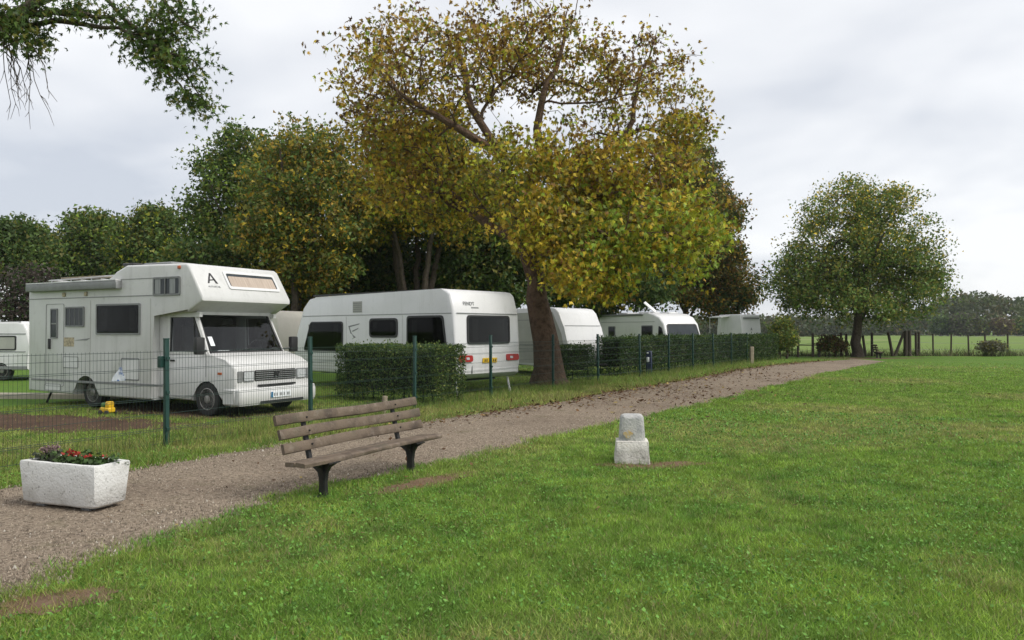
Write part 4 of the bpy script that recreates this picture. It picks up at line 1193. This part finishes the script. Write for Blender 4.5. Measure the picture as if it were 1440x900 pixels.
# ---------------------------------------------------------------- caravans
def caravan(name, label, corner, F, W, prof, body='white2', bev=.07, wheels=None, group=None):
    F = Vector((F[0], F[1], 0)).normalized(); Wd = Vector((-F.y, F.x, 0))
    loc = Vector((corner[0], corner[1], 0)) + Wd * W / 2
    t = thing(name, label, 'caravan', tuple(loc), math.atan2(F.y, F.x), group)
    prism('body', prof, -W / 2, W / 2, M[body], t, bev, 3)
    for xw in (wheels or []):
        for sy in (-1, 1): wheel(t, xw, sy * (W / 2 - .14), .32, .19, sy)
    return t
# white caravan with dark windows: tail towards the path
W = 2.38
cv = caravan('caravan', 'white caravan with dark windows, red tail lamps and yellow number plate behind the hedge', (-1.55, 18.6), (.75, -.66), W,
             [(-6.50, .42), (-6.62, .95), (-6.52, 1.45), (-6.15, 2.28), (-5.85, 2.52), (-5.5, 2.57), (-.25, 2.63), (-.05, 2.60), (.06, 2.50), (.20, 2.02), (.22, 1.30), (.27, .90), (.22, .52), (.10, .42)] + arch(-2.9, .40, .33, .40)[::-1], 'white2', .07, [-2.9])
cs = lambda u, v, d: (u, -W / 2 - d, v)
window(cv, cs, [(-6.10, 1.02), (-4.20, 1.02), (-4.20, 1.86), (-5.75, 1.86)], .10, 'glass', 'black', 0, .03)
window(cv, cs, rect(-3.02, -1.86, 1.42, 1.93), .12, 'glass', 'black', 0, .05)
window(cv, cs, [(-1.50, 1.10), (-.02, 1.10), (-.16, 1.98), (-1.50, 1.98)], .10, 'glass', 'black', 0, .05)
for (z0, z1, x0, x1) in [(.98, 1.0, -6.55, .2), (2.02, 2.035, -6.15, .12)]:
    box('trim_strip', ((x0 + x1) / 2, -W / 2 - .004, (z0 + z1) / 2), (x1 - x0, .012, z1 - z0), M['trim'], cv)
for k in range(5): box('side_rib', (-3.1, -W / 2 - .003, .52 + k * .085), (6.3, .010, .014), M['grey_sheet'], cv)
box('grab_rail', (-1.2, -W / 2 - .03, 1.04), (2.2, .03, .03), M['black'], cv)
box('grab_rail', (-3.9, -W / 2 - .02, 1.04), (.5, .03, .03), M['black'], cv)
box('awning_rail', (-2.95, -W / 2 + .045, 2.615), (5.4, .06, .045), M['black'], cv)
vt = plate('fridge_vent', rect(-3.75, -3.35, 2.10, 2.40), cs, -.004, .008, M['grey_sheet'], cv)
for k in range(5): box('vent_slat', (-3.55, -W / 2 - .010, 2.13 + k * .055), (.36, .012, .012), M['trim'], vt)
bm = bmesh.new()                                   # the sweeping mark between the windows
for pts in ([(-3.95, 1.73), (-3.45, 1.80), (-3.50, 1.765), (-3.90, 1.70)], [(-3.95, 1.73), (-3.90, 1.70), (-3.80, 1.52), (-3.62, 1.42), (-3.86, 1.53)], [(-3.78, 1.60), (-3.50, 1.68), (-3.52, 1.65), (-3.76, 1.57)], [(-3.78, 1.48), (-3.62, 1.42), (-3.70, 1.40)]):
    add_plate(bm, pts, cs, -.002, .005)
obj('side_emblem', bm, M['trim'], cv)
# tail: the panel leans a little
def cr(u, v, d):
    xx = np.interp(v, [.5, .9, 1.3, 2.02, 2.5], [.22, .27, .22, .20, .06])
    return (float(xx) + d, u, v)
window(cv, cr, rect(-.76, .80, 1.27, 1.985), .10, 'glass_r', 'black', .012, .04)
bm = bmesh.new(); add_box(bm, (.215, 0, 2.03), (.012, W - .16, .016)); obj('tail_trim', bm, M['trim'], cv)
for sy in (-1, 1):
    u0, u1 = sorted((sy * .62, sy * 1.10))
    tl = plate('tail_lamp', rounded([(u0, .84), (u1, .84), (u1, 1.0), (u0, 1.0)], .05), cr, -.01, .03, M['red'], cv)
    c = sy * .80
    plate('reversing_lens', rounded(rect(c - .05, c + .05, .89, .95), .02), cr, .02, .035, M['lens'], tl)
pl = plate('number_plate', rect(-.26, .26, .80, .92), cr, .0, .02, M['plate_y'], cv)
for k in range(6): box('plate_figure', (cr(0, .86, .021)[0], -.18 + k * .068 + (.025 if k > 1 else 0) + (.02 if k > 3 else 0), .86), (.003, .034, .06), M['black'], pl)
box('tail_bumper', (.22, 0, .60), (.05, W - .2, .16), M['white2'], cv, None, .02)
ra = math.atan2(.48, .14)
text_mesh('lettering', 'FENDT', .13, M['trim'], cv, (cr(-.55, 2.23, .0)[0] + .012, -.62, 2.23), (ra, 0, R(90)))
box('lettering_line', (cr(0, 2.18, 0)[0] + .004, -.42, 2.17), (.006, .26, .035), M['trim'], cv, Matrix.Rotation(R(-16), 3, 'Y'))
for (xx, yy_) in [(.05, -.95), (.05, .95), (-6.3, -.9), (-6.3, .9)]: tube('corner_steady', [(xx - .05, yy_, .45), (xx + .05, yy_ * 1.02, .0)], .03, M['white2'], cv, 6)
box('chassis', (-3.1, 0, .42), (6.0, 1.2, .14), M['dark'], cv)
for xx in (-4.05, -1.68): box('panel_seam', (xx, -W / 2 - .001, 1.22), (.008, .006, 1.55), M['grey_sheet'], cv)
tube('gas_pipe', [(.24, -.6, .75), (.26, -.62, .55)], .012, M['black'], cv, 5)

# grey-sided caravan behind the chestnut trunk
W = 2.25
c2 = caravan('caravan', 'caravan with grey sides and a plain white rounded end behind the chestnut trunk', (1.72, 26.5), (.75, -.66), W,
             [(-5.6, .40), (-5.7, 1.0), (-5.3, 2.2), (-5.0, 2.36), (-.55, 2.42), (-.28, 2.38), (-.12, 2.22), (.10, 1.70), (.30, .95), (.34, .60), (.28, .34), (.1, .30)] + arch(-2.7, .38, .33, .38)[::-1], 'white2', .05, [-2.7])
c2s = lambda u, v, d: (u, -W / 2 - d, v)
plate('side_panel', [(-5.45, .45), (-.05, .45), (.12, .9), (-.02, 1.5), (-.42, 2.26), (-5.1, 2.2), (-5.55, 1.0)], c2s, -.004, .008, M['grey_sheet'], c2)
window(c2, c2s, [(-.98, 1.10), (-.20, 1.10), (-.46, 1.98), (-.98, 1.98)], .08, 'glass', 'black', .008, .03)
for z in (.95, 1.10, 1.98): box('side_rib', (-2.9, -W / 2 - .012, z), (4.9 if z < 1.5 else 4.4, .012, .02), M['trim'], c2)
box('grab_rail', (-2.6, -W / 2 - .03, 1.16), (1.0, .03, .03), M['black'], c2)
box('end_seam', (.085, 0, 1.78), (.012, W - .12, .012), M['trim'], c2)
box('chassis', (-2.7, 0, .40), (5.0, 1.2, .14), M['dark'], c2)
tube('hitch', [(.2, 0, .40), (1.1, 0, .42)], .05, M['dark'], c2, 6)
tube('corner_steady', [(.05, .9, .4), (.15, .95, .0)], .03, M['white2'], c2, 6)

# caravan with the roof aerial
W = 2.2
c3 = caravan('caravan', 'white caravan with grey tinted nose window and a tilted roof flap behind the long hedge', (7.60, 38.0), (.43, -.9), W,
             [(-6.3, .40), (-6.35, 1.2), (-6.2, 2.35), (-5.9, 2.48), (-1.5, 2.50), (-1.0, 2.46), (-.55, 2.28), (-.2, 1.95), (.15, 1.0), (.18, .8), (.12, .45)] + arch(-3.0, .38, .33, .38)[::-1], 'white2', .10, [-3.0])
c3s = lambda u, v, d: (u, -W / 2 - d, v)
window(c3, c3s, rect(-2.05, -1.05, 1.25, 1.88), .08, 'glass', 'trim', 0, .05)
window(c3, c3s, rect(-5.2, -4.5, 1.25, 1.85), .08, 'glass', 'trim', 0, .05)
window(c3, c3s, [(-.62, 1.15), (-.08, 1.15), (-.30, 1.75), (-.55, 1.85)], .06, 'glass', 'black', 0, .03)
def c3n(u, v, d): return (float(np.interp(v, [1.0, 1.95], [.15, -.2])) + d * .85, u, v + d * .5)
window(c3, c3n, [(-1.0, 1.15), (1.0, 1.15), (.92, 1.93), (-.92, 1.93)], .12, 'glass2', 'black', .02, .05)
box('side_rib', (-3.4, -W / 2 - .004, 2.06), (5.0, .012, .02), M['trim'], c3)
box('awning_case', (-4.0, -W / 2 + .0, 2.44), (4.2, .14, .12), M['trim'], c3, None, .03)
box('roof_hatch', (-2.6, -.2, 2.54), (.9, .7, .12), M['white2'], c3, None, .03)
box('roof_hatch', (-1.6, .4, 2.52), (.6, .6, .10), M['white2'], c3, None, .03)
box('roof_hatch', (-4.6, -.2, 2.54), (.9, .7, .10), M['white2'], c3, None, .03)
box('roof_flap', (-2.2, -.45, 2.84), (.05, .20, .78), M['white2'], c3, Matrix.Rotation(R(-38), 3, 'Y') @ Matrix.Rotation(R(34), 3, 'X'), .01)
tube('aerial', [(-3.4, -.3, 2.5), (-3.4, -.3, 2.85)], .02, M['alu'], c3, 6)
box('chassis', (-3.0, 0, .40), (5.4, 1.2, .14), M['dark'], c3)

# small white trailer far down the row
W = 2.0
c4 = caravan('caravan', 'small upright white trailer caravan at the far end of the row above the hedge', (14.05, 47.2), (.62, -.78), W,
             [(-1.7, .40), (-1.75, 1.3), (-1.68, 2.50), (-1.58, 2.60), (-.1, 2.62), (0, 2.56), (.06, 1.9), (.10, 1.2), (.06, .45)] + arch(-.85, .36, .33, .38)[::-1], 'white2', .05, [-.85])
box('end_trim', (.075, 0, 2.38), (.02, W - .35, .10), M['trim'], c4)
bm = bmesh.new(); add_plate(bm, [(-.10, 1.62), (.0, 1.80), (.10, 1.62), (.05, 1.62), (0, 1.71), (-.05, 1.62)], lambda u, v, d: (.085 + d, u, v), .0, .01); obj('end_emblem', bm, M['trim'], c4)
box('awning_roof', (-1.25, -W / 2 - .45, 2.47), (.9, .9, .05), M['white2'], c4, Matrix.Rotation(R(6), 3, 'X'))
for xx in (-1.65, -.88): tube('awning_pole', [(xx, -W / 2 - .85, 0), (xx, -W / 2 - .85, 2.42)], .02, M['alu'], c4, 6)

# low white caravan far left
W = 2.1
c5 = caravan('caravan', 'low white caravan with a grey blinded window standing beyond the back of the motorhome', (-15.35, 24.4), (.995, -.10), W,
             [(-4.6, .35), (-4.65, 1.0), (-4.45, 1.75), (-4.2, 1.88), (-.40, 1.90), (-.18, 1.84), (-.05, 1.62), (.02, 1.1), (0, .35)] + arch(-.95, .36, .30, .33)[::-1], 'white2', .08, [-.95])
c5s = lambda u, v, d: (u, -W / 2 - d, v)
w5 = window(c5, c5s, rect(-1.75, -.42, .98, 1.44), .05, 'glass2', 'black', 0, .04)
plate('blind', rounded(rect(-1.70, -.47, 1.02, 1.40), .04), c5s, .0, .015, M['grey_sheet'], w5)
for z in (1.50, .93): box('side_strip', (-2.2, -W / 2 - .004, z), (4.2, .012, .025), M['trim'], c5)
box('roof_trim', (-2.2, -W / 2 + .04, 1.885), (3.8, .03, .02), M['trim'], c5)
box('skirt', (-2.2, -W / 2 + .02, .42), (4.3, .05, .10), M['trim'], c5)
tube('hitch', [(0, 0, .40), (1.0, 0, .42)], .05, M['dark'], c5, 6)

# beige caravan glimpsed between the motorhome and the white caravan
W = 2.1
c6 = caravan('caravan', 'plain beige caravan glimpsed between the motorhome cab and the white caravan', (-8.0, 26.2), (.92, -.39), W,
             [(-4.4, .40), (-4.45, 1.2), (-4.2, 2.2), (-4.0, 2.28), (-.35, 2.30), (-.15, 2.25), (.0, 2.0), (.04, 1.2), (0, .42)] + arch(-2.2, .36, .32, .38)[::-1], 'beige', .06, [-2.2])
box('drain_pipe', (-.55, -W / 2 - .012, 1.75), (.03, .02, 1.0), M['trim'], c6)
box('side_strip', (-2.2, -W / 2 - .004, 1.02), (4.2, .012, .02), M['trim'], c6)
window(c6, lambda u, v, d: (u, -W / 2 - d, v), rect(-3.4, -2.3, 1.2, 1.8), .08, 'glass', 'black', 0, .04)

# ================================================================== park bench
def bench(label, origin, ang, L=2.45, group=None, legs=(.26, .84)):
    t = thing('park_bench', label, 'bench', origin, ang, group)
    # local: x along the bench from one end, +y towards the back, z up
    def slat(nm, y, z, w, th, tilt, x0, x1):
        bm = bmesh.new()
        n = 10; rr = random.Random(int(z * 1000 + y * 77))
        A = []
        prof = [(-w / 2, -th / 2 + .006), (-w / 2 + .008, -th / 2), (w / 2 - .008, -th / 2), (w / 2, -th / 2 + .006), (w / 2, th / 2 - .008), (w / 2 - .010, th / 2), (-w / 2 + .010, th / 2), (-w / 2, th / 2 - .008)]
        ct, st = math.cos(tilt), math.sin(tilt)
        for i in range(n + 1):
            xx = x0 + (x1 - x0) * i / n; wob = .006 * math.sin(i * .7 + z * 9)
            A.append([bm.verts.new((xx, y + a * ct - b * st, z + a * st + b * ct + wob + rr.uniform(-.0015, .0015))) for a, b in prof])
        for i in range(n):
            for k in range(8): bm.faces.new((A[i][k], A[i][(k + 1) % 8], A[i + 1][(k + 1) % 8], A[i + 1][k]))
        bm.faces.new(A[0]); bm.faces.new(A[-1])
        return obj(nm, bm, M['wood'], t, 50)
    slat('seat_slat', .062, .368, .118, .042, R(3), 0, L)
    slat('seat_slat', .195, .362, .118, .042, R(-3), .01, L - .01)
    tl = R(74)
    slat('back_slat', .292, .500, .098, .036, tl, .02, L - .02); slat('back_slat', .328, .628, .098, .036, tl, 0.01, L - .01); slat('back_slat', .364, .756, .098, .036, tl, -.01, L - .03)
    for xq in legs:
        xq *= L
        bm = bmesh.new()
        # pedestal with flared head, cast in one with the back support
        out = [(.100, -.06), (.090, .05), (.094, .16), (.08, .24), (.045, .295), (.0, .320), (-.03, .340), (.255, .335), (.285, .36), (.325, .52), (.395, .785), (.42, .78), (.36, .51), (.315, .335), (.285, .295), (.235, .275), (.185, .24), (.164, .16), (.168, .05), (.172, -.06)]
        add_plate(bm, out, lambda u, v, d: (d, u, v), xq - .022, xq + .022)
        add_box(bm, (xq, .115, .341), (.16, .26, .012))
        add_box(bm, (xq, .132, .00), (.11, .16, .03))
        add_plate(bm, [(xq - .19, .336), (xq - .11, .322), (xq - .048, .285), (xq - .026, .21), (xq - .022, .05), (xq + .022, .05), (xq + .026, .21), (xq + .048, .285), (xq + .11, .322), (xq + .19, .336)], lambda u, v, d: (u, d, v), .105, .155)
        obj('leg', bm, M['iron'], t, 35)
    bm = bmesh.new()
    for xq in legs:
        for (y, z) in ((.274, .505), (.310, .633), (.346, .760)): add_tube(bm, [(xq * L, y, z), (xq * L, y - .012, z - .003)], .009, 6)
    obj('bolts', bm, M['iron'], t)
    return t
bu = Vector((.462, .887, 0))
bang = math.atan2(bu.y, bu.x)
bench('brown slatted park bench on black iron legs between path and lawn', (-1.88, 7.0, 0), bang, 2.3, None, (.17, .80))
bench('far small dark bench beside the path end near the lone tree', (21.2, 43.8, 0), R(75), 1.6, None, (.2, .8))
# small stump sticking up behind the bench's back rest
bm = bmesh.new(); add_tube(bm, [(0, 0, -.05), (0, 0, .2), (.01, 0, .36)], [.055, .052, .05], 8)
st = obj('stake', bm, M['pale_wood'], None, 50); st.location = (-2.42, 14.6, 0)
tag(st, 'pale short wooden stake standing in the verge behind the bench', 'stake')

# ================================================================== planter and flowers
pc = Vector((-3.60, 6.64, 0)); pu = Vector((-.935, .354, 0)); pv = Vector((.354, .935, 0))
pa = math.atan2(pu.y, pu.x)
pt = thing('stone_planter', 'white concrete flower trough with speckled end standing on the gravel path', 'planter', tuple(pc), pa)
# local x along the long side, local y = -pv direction (so negative y runs away)
Lp, Wp, Hp, z0 = .95, .40, .375, .05
bm = bmesh.new()
def ringv(ix, iy, z, j=0.0):
    rr = random.Random(int(z * 1e4))
    pts = []
    cor = [(ix, -iy), (Lp - ix, -iy), (Lp - ix, -Wp + iy), (ix, -Wp + iy)]
    for a, b in zip(cor, cor[1:] + cor[:1]):
        for k in range(6):
            t = k / 6
            q = .02 if k == 0 else 0
            x_ = a[0] + (b[0] - a[0]) * t; y_ = a[1] + (b[1] - a[1]) * t
            x_ += (Lp / 2 - x_) * q; y_ += (-Wp / 2 - y_) * q * 2
            pts.append(bm.verts.new((x_ + rr.uniform(-j, j), y_ + rr.uniform(-j, j), z + rr.uniform(-j, j))))
    return pts
rs = [ringv(.060, .038, z0, .004), ringv(.035, .026, z0 + .02, .003), ringv(.022, .016, z0 + Hp * .5, .003), ringv(.008, .006, z0 + Hp - .02, .003), ringv(.015, .012, z0 + Hp, .005), ringv(.055, .055, z0 + Hp, .004), ringv(.065, .062, z0 + Hp - .10, .002)]
for a, b in zip(rs[:-1], rs[1:]):
    for k in range(24): bm.faces.new((a[k], a[(k + 1) % 24], b[(k + 1) % 24], b[k]))
bm.faces.new(rs[0])
obj('trough', bm, M['white_conc'], pt, 60)
box('soil', (Lp / 2, -Wp / 2, z0 + Hp - .09), (Lp - .13, Wp - .13, .05), M['soil'], pt)
for xx in (.2, Lp - .2): box('foot', (xx, -Wp / 2, .02), (.10, Wp * .6, .075), M['trim'], pt)
def geranium(label, cx, cy, nl, spread, blooms, petal, seed, lcol):
    r = np.random.default_rng(seed)
    base = pc + pu * cx + pv * cy + Vector((0, 0, z0 + Hp - .065))
    t = thing('geranium', label, 'flower', tuple(base), 0, 'plants in the trough')
    P = np.stack([r.normal(0, spread, nl), r.normal(0, spread * .55, nl), np.abs(r.normal(.065, .028, nl))], 1)
    A = unit(r.normal(size=(nl, 3)) + np.array([0, 0, .4])); B = unit(np.cross(A, np.array([0, 0, 1.0]) + r.normal(size=(nl, 3)) * .5))
    l = r.uniform(.03, .06, nl)
    V, F, cvv = leaves_np(P, A, B, l, l * .95, np.array(lcol) * r.uniform(.6, 1.5, (nl, 1)))
    np_mesh('leaves', V, F, M['leaf'], t, cvv)
    bm = bmesh.new()
    for k in range(10):
        q = P[int(r.integers(0, nl))]; add_tube(bm, [(q[0] * .3, q[1] * .3, -.02), tuple(q)], [.005, .003], 4, False)
    obj('stems', bm, M['green_post'], t)
    for (bx, by, bz, br, bn) in blooms:
        Q = np.array([bx, by, bz]) + r.normal(size=(bn, 3)) * br * np.array([1, .8, .55])
        A = unit(Q - np.array([bx, by, bz - br]) + r.normal(size=(bn, 3)) * br * .6); B = unit(np.cross(A, r.normal(size=(bn, 3))))
        l = np.full(bn, .026) * r.uniform(.7, 1.3, bn)
        V, F, cvv = leaves_np(Q, A, B, l, l * .9, np.ones((bn, 3)))
        tag(np_mesh('bloom', V, F, M[petal], t, cvv), kind='stuff')
    return t
geranium('red flowering geranium with the biggest bloom cluster in the white trough', .46, .20, 260, .11, [(-.03, -.02, .125, .022, 34), (.04, -.04, .116, .014, 16)], 'red_petal', 1, (.06, .10, .03))
geranium('low geranium with two small red blooms in the white trough', .20, .20, 200, .09, [(-.06, -.02, .115, .011, 14), (.06, .0, .10, .009, 10)], 'red_petal', 2, (.055, .10, .03))
geranium('faded greyish plant with withered heads at the trough end', .76, .20, 170, .075, [(0, 0, .15, .03, 60), (-.05, .0, .14, .02, 30)], 'pink_petal', 3, (.07, .085, .05))

# ================================================================== boundary stone
sm = thing('marker_stone', 'short whitewashed boundary stone with ochre mark standing in the lawn', 'stone', (1.46, 9.38, 0), R(-7))
def block(name, w0, d0, w1, d1, za, zb, bev, m, j=.008, seg=3, seed=1):
    bm = bmesh.new(); vs = add_box(bm, (0, 0, 0), (1, 1, 1))
    for v in bm.verts:
        t = v.co.z + .5
        v.co.x *= w0 + (w1 - w0) * t; v.co.y *= d0 + (d1 - d0) * t; v.co.z = za + (zb - za) * t
    es = [e for e in bm.edges if min(v.co.z for v in e.verts) > za + .001 or abs(e.verts[0].co.z - e.verts[1].co.z) > .01]
    bmesh.ops.bevel(bm, geom=es, offset=bev, segments=seg, affect='EDGES', profile=.5)
    bmesh.ops.subdivide_edges(bm, edges=bm.edges[:], cuts=2, use_grid_fill=True)
    rr = random.Random(seed)
    for v in bm.verts: v.co += Vector((rr.uniform(-j, j), rr.uniform(-j, j), rr.uniform(-j, j) * .6))
    return obj(name, bm, m, sm, 60)
block('plinth', .43, .38, .385, .34, -.05, .275, .018, M['stone'], .005, 2, 4)
block('shaft', .315, .27, .275, .25, .27, .585, .05, M['stone_top'], .004, 3, 9)
bm = bmesh.new()
add_plate(bm, [(-.05 + .055 * math.cos(t) * (1 + .2 * math.sin(3 * t)), .355 + .042 * math.sin(t) * (1 + .15 * math.cos(4 * t))) for t in np.linspace(0, 6.1, 18)], lambda u, v, d: (u, -.150 - d + (v - .3) * .02, v), -.010, .006)
obj('ochre_mark', bm, M['ochre'], sm)

# ================================================================== things about the pitches
# yellow toy under the motorhome
def gp(px, py, d): return Vector(((px - 720) / FPX * d, d, 0))
p = gp(152, 578, 14.6)
ty = thing('toy_truck', 'small yellow and green plastic toy lying in the dirt under the motorhome', 'toy', tuple(p), R(-25))
box('body', (0, 0, .10), (.26, .16, .10), M['toy_y'], ty, None, .02)
box('cab', (.06, 0, .20), (.10, .14, .12), M['toy_y'], ty, None, .02)
box('load', (-.06, 0, .19), (.12, .12, .09), mat('green_plastic', (.08, .20, .04), None, 5, .4), ty, None, .02)
for xx in (-.08, .09):
    for sy in (-1, 1):
        bm = bmesh.new(); lathe_y(bm, [(.045, sy * .07), (.05, sy * .075), (.05, sy * .10), (.02, sy * .105)], xx, .05, 12); obj('wheel', bm, M['black'], ty, 40)
# blue and white cloth hanging on the fence mesh
bm = bmesh.new()
nx_, nz_ = 8, 8
gridv = [[bm.verts.new(((i / nx_ - .5) * .26 * (1 - .75 * (j / nz_)) + .05 * (j / nz_), .02 * math.sin(i * 1.3 + j * .6) - .01, j / nz_ * .22)) for i in range(nx_ + 1)] for j in range(nz_ + 1)]
for j in range(nz_):
    for i in range(nx_): bm.faces.new((gridv[j][i], gridv[j][i + 1], gridv[j + 1][i + 1], gridv[j + 1][i]))
bmesh.ops.solidify(bm, geom=bm.faces[:], thickness=.006)
cl = obj('cloth', bm, M['cloth_b'], None, 60)
yc = 9.92
cl.scale = (.7, 1, .8)
cl.location = (float(fence_x(yc)) + .04, yc, .95); cl.rotation_euler = (0, 0, fdir)
tag(cl, 'small blue and white cloth hanging on the green mesh fence', 'cloth')
# pale kerb slab in the grass behind the motorhome
p = gp(-10, 562, 18.2)
bm = bmesh.new(); add_box(bm, (0, 0, .05), (4.6, .34, .14), None, .015)
kb = obj('kerb_slab', bm, M['pale_conc'], None, 40); kb.location = (p.x + .9, p.y, 0); kb.rotation_euler = (0, 0, R(-3))
tag(kb, 'pale concrete slab lying in the grass by the rear of the motorhome', 'slab')
# navy hook-up post with white socket box in front of the long hedge
p = gp(913, 520, 29.5)
nvp = thing('hookup_post', 'dark blue service post with white sockets standing against the long hedge', 'post', (4.95, 27.75, 0), R(-20))
box('column', (0, 0, .42), (.20, .16, .90), M['navy'], nvp, None, .02)
box('socket', (-.03, -.10, .56), (.10, .06, .18), M['plate_w'], nvp, None, .02)
box('socket', (-.04, -.09, .80), (.06, .05, .06), M['plate_w'], nvp, None, .01)
# pale marker post by the far hedge
bm = bmesh.new(); add_box(bm, (0, 0, .40), (.16, .16, .86), None, .02)
mp_ = obj('marker_post', bm, M['pale_wood'], None, 40); mp_.location = (11.55, 37.0, 0); tag(mp_, 'pale weathered post standing in front of the farther hedge', 'post')

# ================================================================== far fence, weeds, wood
ff = thing('wire_fence', 'dark timber post and wire fence separating the lawn from the pasture', 'fence', (15.2, 46.0, 0))
fo_ = Vector((15.2, 46.0, 0))
pxs = [(1107, 46, 1.45, 0), (1122, 46.4, 1.30, 0), (1143, 46.8, 1.45, 0), (1152, 47, 1.1, 2), (1183, 47.4, 1.5, -1), (1190, 47.5, 1.4, 0), (1217, 47.8, 1.3, -8), (1226, 48, 1.5, 0), (1273, 48.2, 1.6, 0), (1278.5, 48.2, 1.6, 0), (1288, 48.4, 1.5, 0), (1292, 48.6, 1.5, 0), (1312, 49, 1.4, 0), (1337, 49, 1.4, 1), (1362, 49, 1.3, -1), (1385, 49, 1.4, 0), (1417, 49, 1.4, 0), (1442, 49, 1.4, 0), (1475, 49, 1.4, 0)]
tops = []
for i, (px, d, h, tilt) in enumerate(pxs):
    x = (px - 720) / FPX * d
    rad = .13 if px in (1273, 1278.5) else (.085 if 1140 < px < 1300 or px < 1130 else .055)
    b = Vector((x, d, 0)) - fo_
    top = b + Vector((math.tan(R(tilt)) * h, random.uniform(-.03, .03), h))
    tube('post', [b + Vector((0, 0, -.1)), (b + top) / 2, top], [rad, rad * .97, rad * .92], M['post_wood'], ff, 8)
    tops.append((b, top))
for px0, px1, d in [(1258, 1271, 48.2), (1255, 1249, 48.0)]:
    a = Vector(((px0 - 720) / FPX * d, d, 0)) - fo_; b = Vector(((px1 - 720) / FPX * d, d, 1.5)) - fo_
    tube('brace', [a, (a + b) / 2, b], [.10, .09, .085], M['post_wood'], ff, 8)
for hf in (.28, .58, .92):
    bm = bmesh.new()
    for (b0, t0), (b1, t1) in zip(tops[:-1], tops[1:]):
        add_tube(bm, [b0 + (t0 - b0) * hf, b1 + (t1 - b1) * hf], .008, 4, False)
    obj('wire', bm, M['trim'], ff)
for z in (.75, 1.3):
    a = Vector(((1107 - 720) / FPX * 46, 46, z)) - fo_; b = Vector(((1183 - 720) / FPX * 47.4, 47.4, z)) - fo_
    tube('rail', [a, (a + b) / 2 + Vector((0, 0, -.03)), b], .035, M['post_wood'], ff, 6)
simple_tree('bush', 'brownish ragged bush against the timber fence left of the lone trunk', 1168, 47.0, 476, 15, 502, 70, 71, 0.141, 0.225, mixcol([GREEN_D, OLIVE, BROWN], [1.0, .9, .8]), 81, stems=5, tr=.05, cat='bush', group='bushes along the timber fence')
simple_tree('bush', 'dry grey brown bramble at the timber fence out in the open', 1392, 48.3, 484, 13, 503, 50, 56, 0.130, 0.198, mixcol([(.15, .14, .10), (.12, .13, .08), OLIVE], [1, 1, .6]), 82, stems=5, tr=.04, cat='bush', group='bushes along the timber fence')
r = np.random.default_rng(9)
pts = [(xq, 48.6 + r.normal(0, .25)) for xq in np.arange(14.5, 36, .13)]
tufts('fence_weeds', 'pale dry weeds and long grass along the timber fence', pts, r, .25, .62, 22, lambda k, r: np.where(r.random((k, 1)) < .4, np.array([.22, .19, .11]), np.array([.075, .115, .03])) * r.uniform(.6, 1.3, (k, 1)), .03, .22)

# far woodland: one mass, with the rounder trees at its foot built singly
r = np.random.default_rng(12)
P, S, Cc = [], [], []
def woodtop(px): return np.interp(px, [700, 1000, 1100, 1250, 1300, 1330, 1365, 1400, 1440, 1480, 1560, 1700], [452, 450, 448, 446, 432, 410, 404, 407, 414, 420, 432, 440])
for k in range(1500):
    px = r.uniform(700, 1700); d = r.uniform(238, 330) if px > 1290 else r.uniform(250, 330)
    ztop = 1.6 + (HY - woodtop(px) + r.normal(0, 1.5)) * 250 / FPX * (.72 + .28 * (d - 238) / 90)
    x = (px - 720) / FPX * d
    zc = ztop - r.uniform(0, 1) ** 1.5 * ztop * .9
    n = 34
    P.append(np.array([x, d, zc]) + unit(r.normal(size=(n, 3))) * r.random((n, 1)) ** .33 * np.array([3.6, 3.0, 2.6])); 
    base = np.array([(.058, .085, .026), (.075, .098, .030), (.110, .100, .036), (.060, .075, .032)])[int(r.integers(0, 4))]
    Cc.append(np.tile(base, (n, 1)) * r.uniform(.7, 1.3, (n, 1)))
P = np.concatenate(P); Cc = np.concatenate(Cc); P[:, 2] = np.maximum(P[:, 2], .3); n = len(P)
A, B = rand_frame(n, r); l = r.uniform(.8, 1.7, n)
V, F, cvv = leaves_np(P, A, B, l, l * .8, Cc)
tag(np_mesh('far_woodland', V, F, M['leaf'], col=cvv), 'dark distant wood closing the pasture behind the lone tree', 'woodland', kind='stuff')
for i, (px, d, pt_, hw, cc_, lb) in enumerate([(1322, 225, 446, 12, [GREEN_M, (.06, .09, .05), GREEN_D], 'bluish green round tree at the wood edge'), (1350, 222, 441, 14, [(.10, .10, .06), (.08, .085, .05), GREEN_M], 'pale grey green round tree at the wood edge'),
                                        (1372, 224, 444, 13, [(.09, .095, .055), GREEN_M, OLIVE], 'olive round tree beside the pale one at the wood edge'), (1408, 222, 449, 12, [(.14, .095, .055), (.10, .08, .05), OLIVE], 'small russet round tree at the wood edge'), (1432, 224, 447, 14, [GREEN_M, GREEN_D, OLIVE], 'dark green round tree beyond the russet one at the wood edge')]):
    simple_tree('broadleaf_tree', lb, px, d, pt_, hw, 470, 70, 26, .75, .8, mixcol(cc_, [1, 1, .6]), 90 + i, group='round trees at the wood edge', tr=.3, tipr=.03, shell=.35)

# ================================================================== haze over the far field
hm = bpy.data.materials.new('pale_haze'); hm.use_nodes = True
hn = hm.node_tree.nodes; hn.clear()
ho = hn.new('ShaderNodeOutputMaterial'); hv = hn.new('ShaderNodeVolumePrincipled')
hv.inputs['Color'].default_value = (.86, .90, .96, 1); hv.inputs['Density'].default_value = 0.0002
hm.node_tree.links.new(hv.outputs[0], ho.inputs['Volume'])
bm = bmesh.new(); add_box(bm, (0, 800, 10.5), (3000, 2300, 23))
hz = obj('haze', bm, hm); tag(hz, 'thin pale haze over the far field and wood', 'haze', kind='stuff')
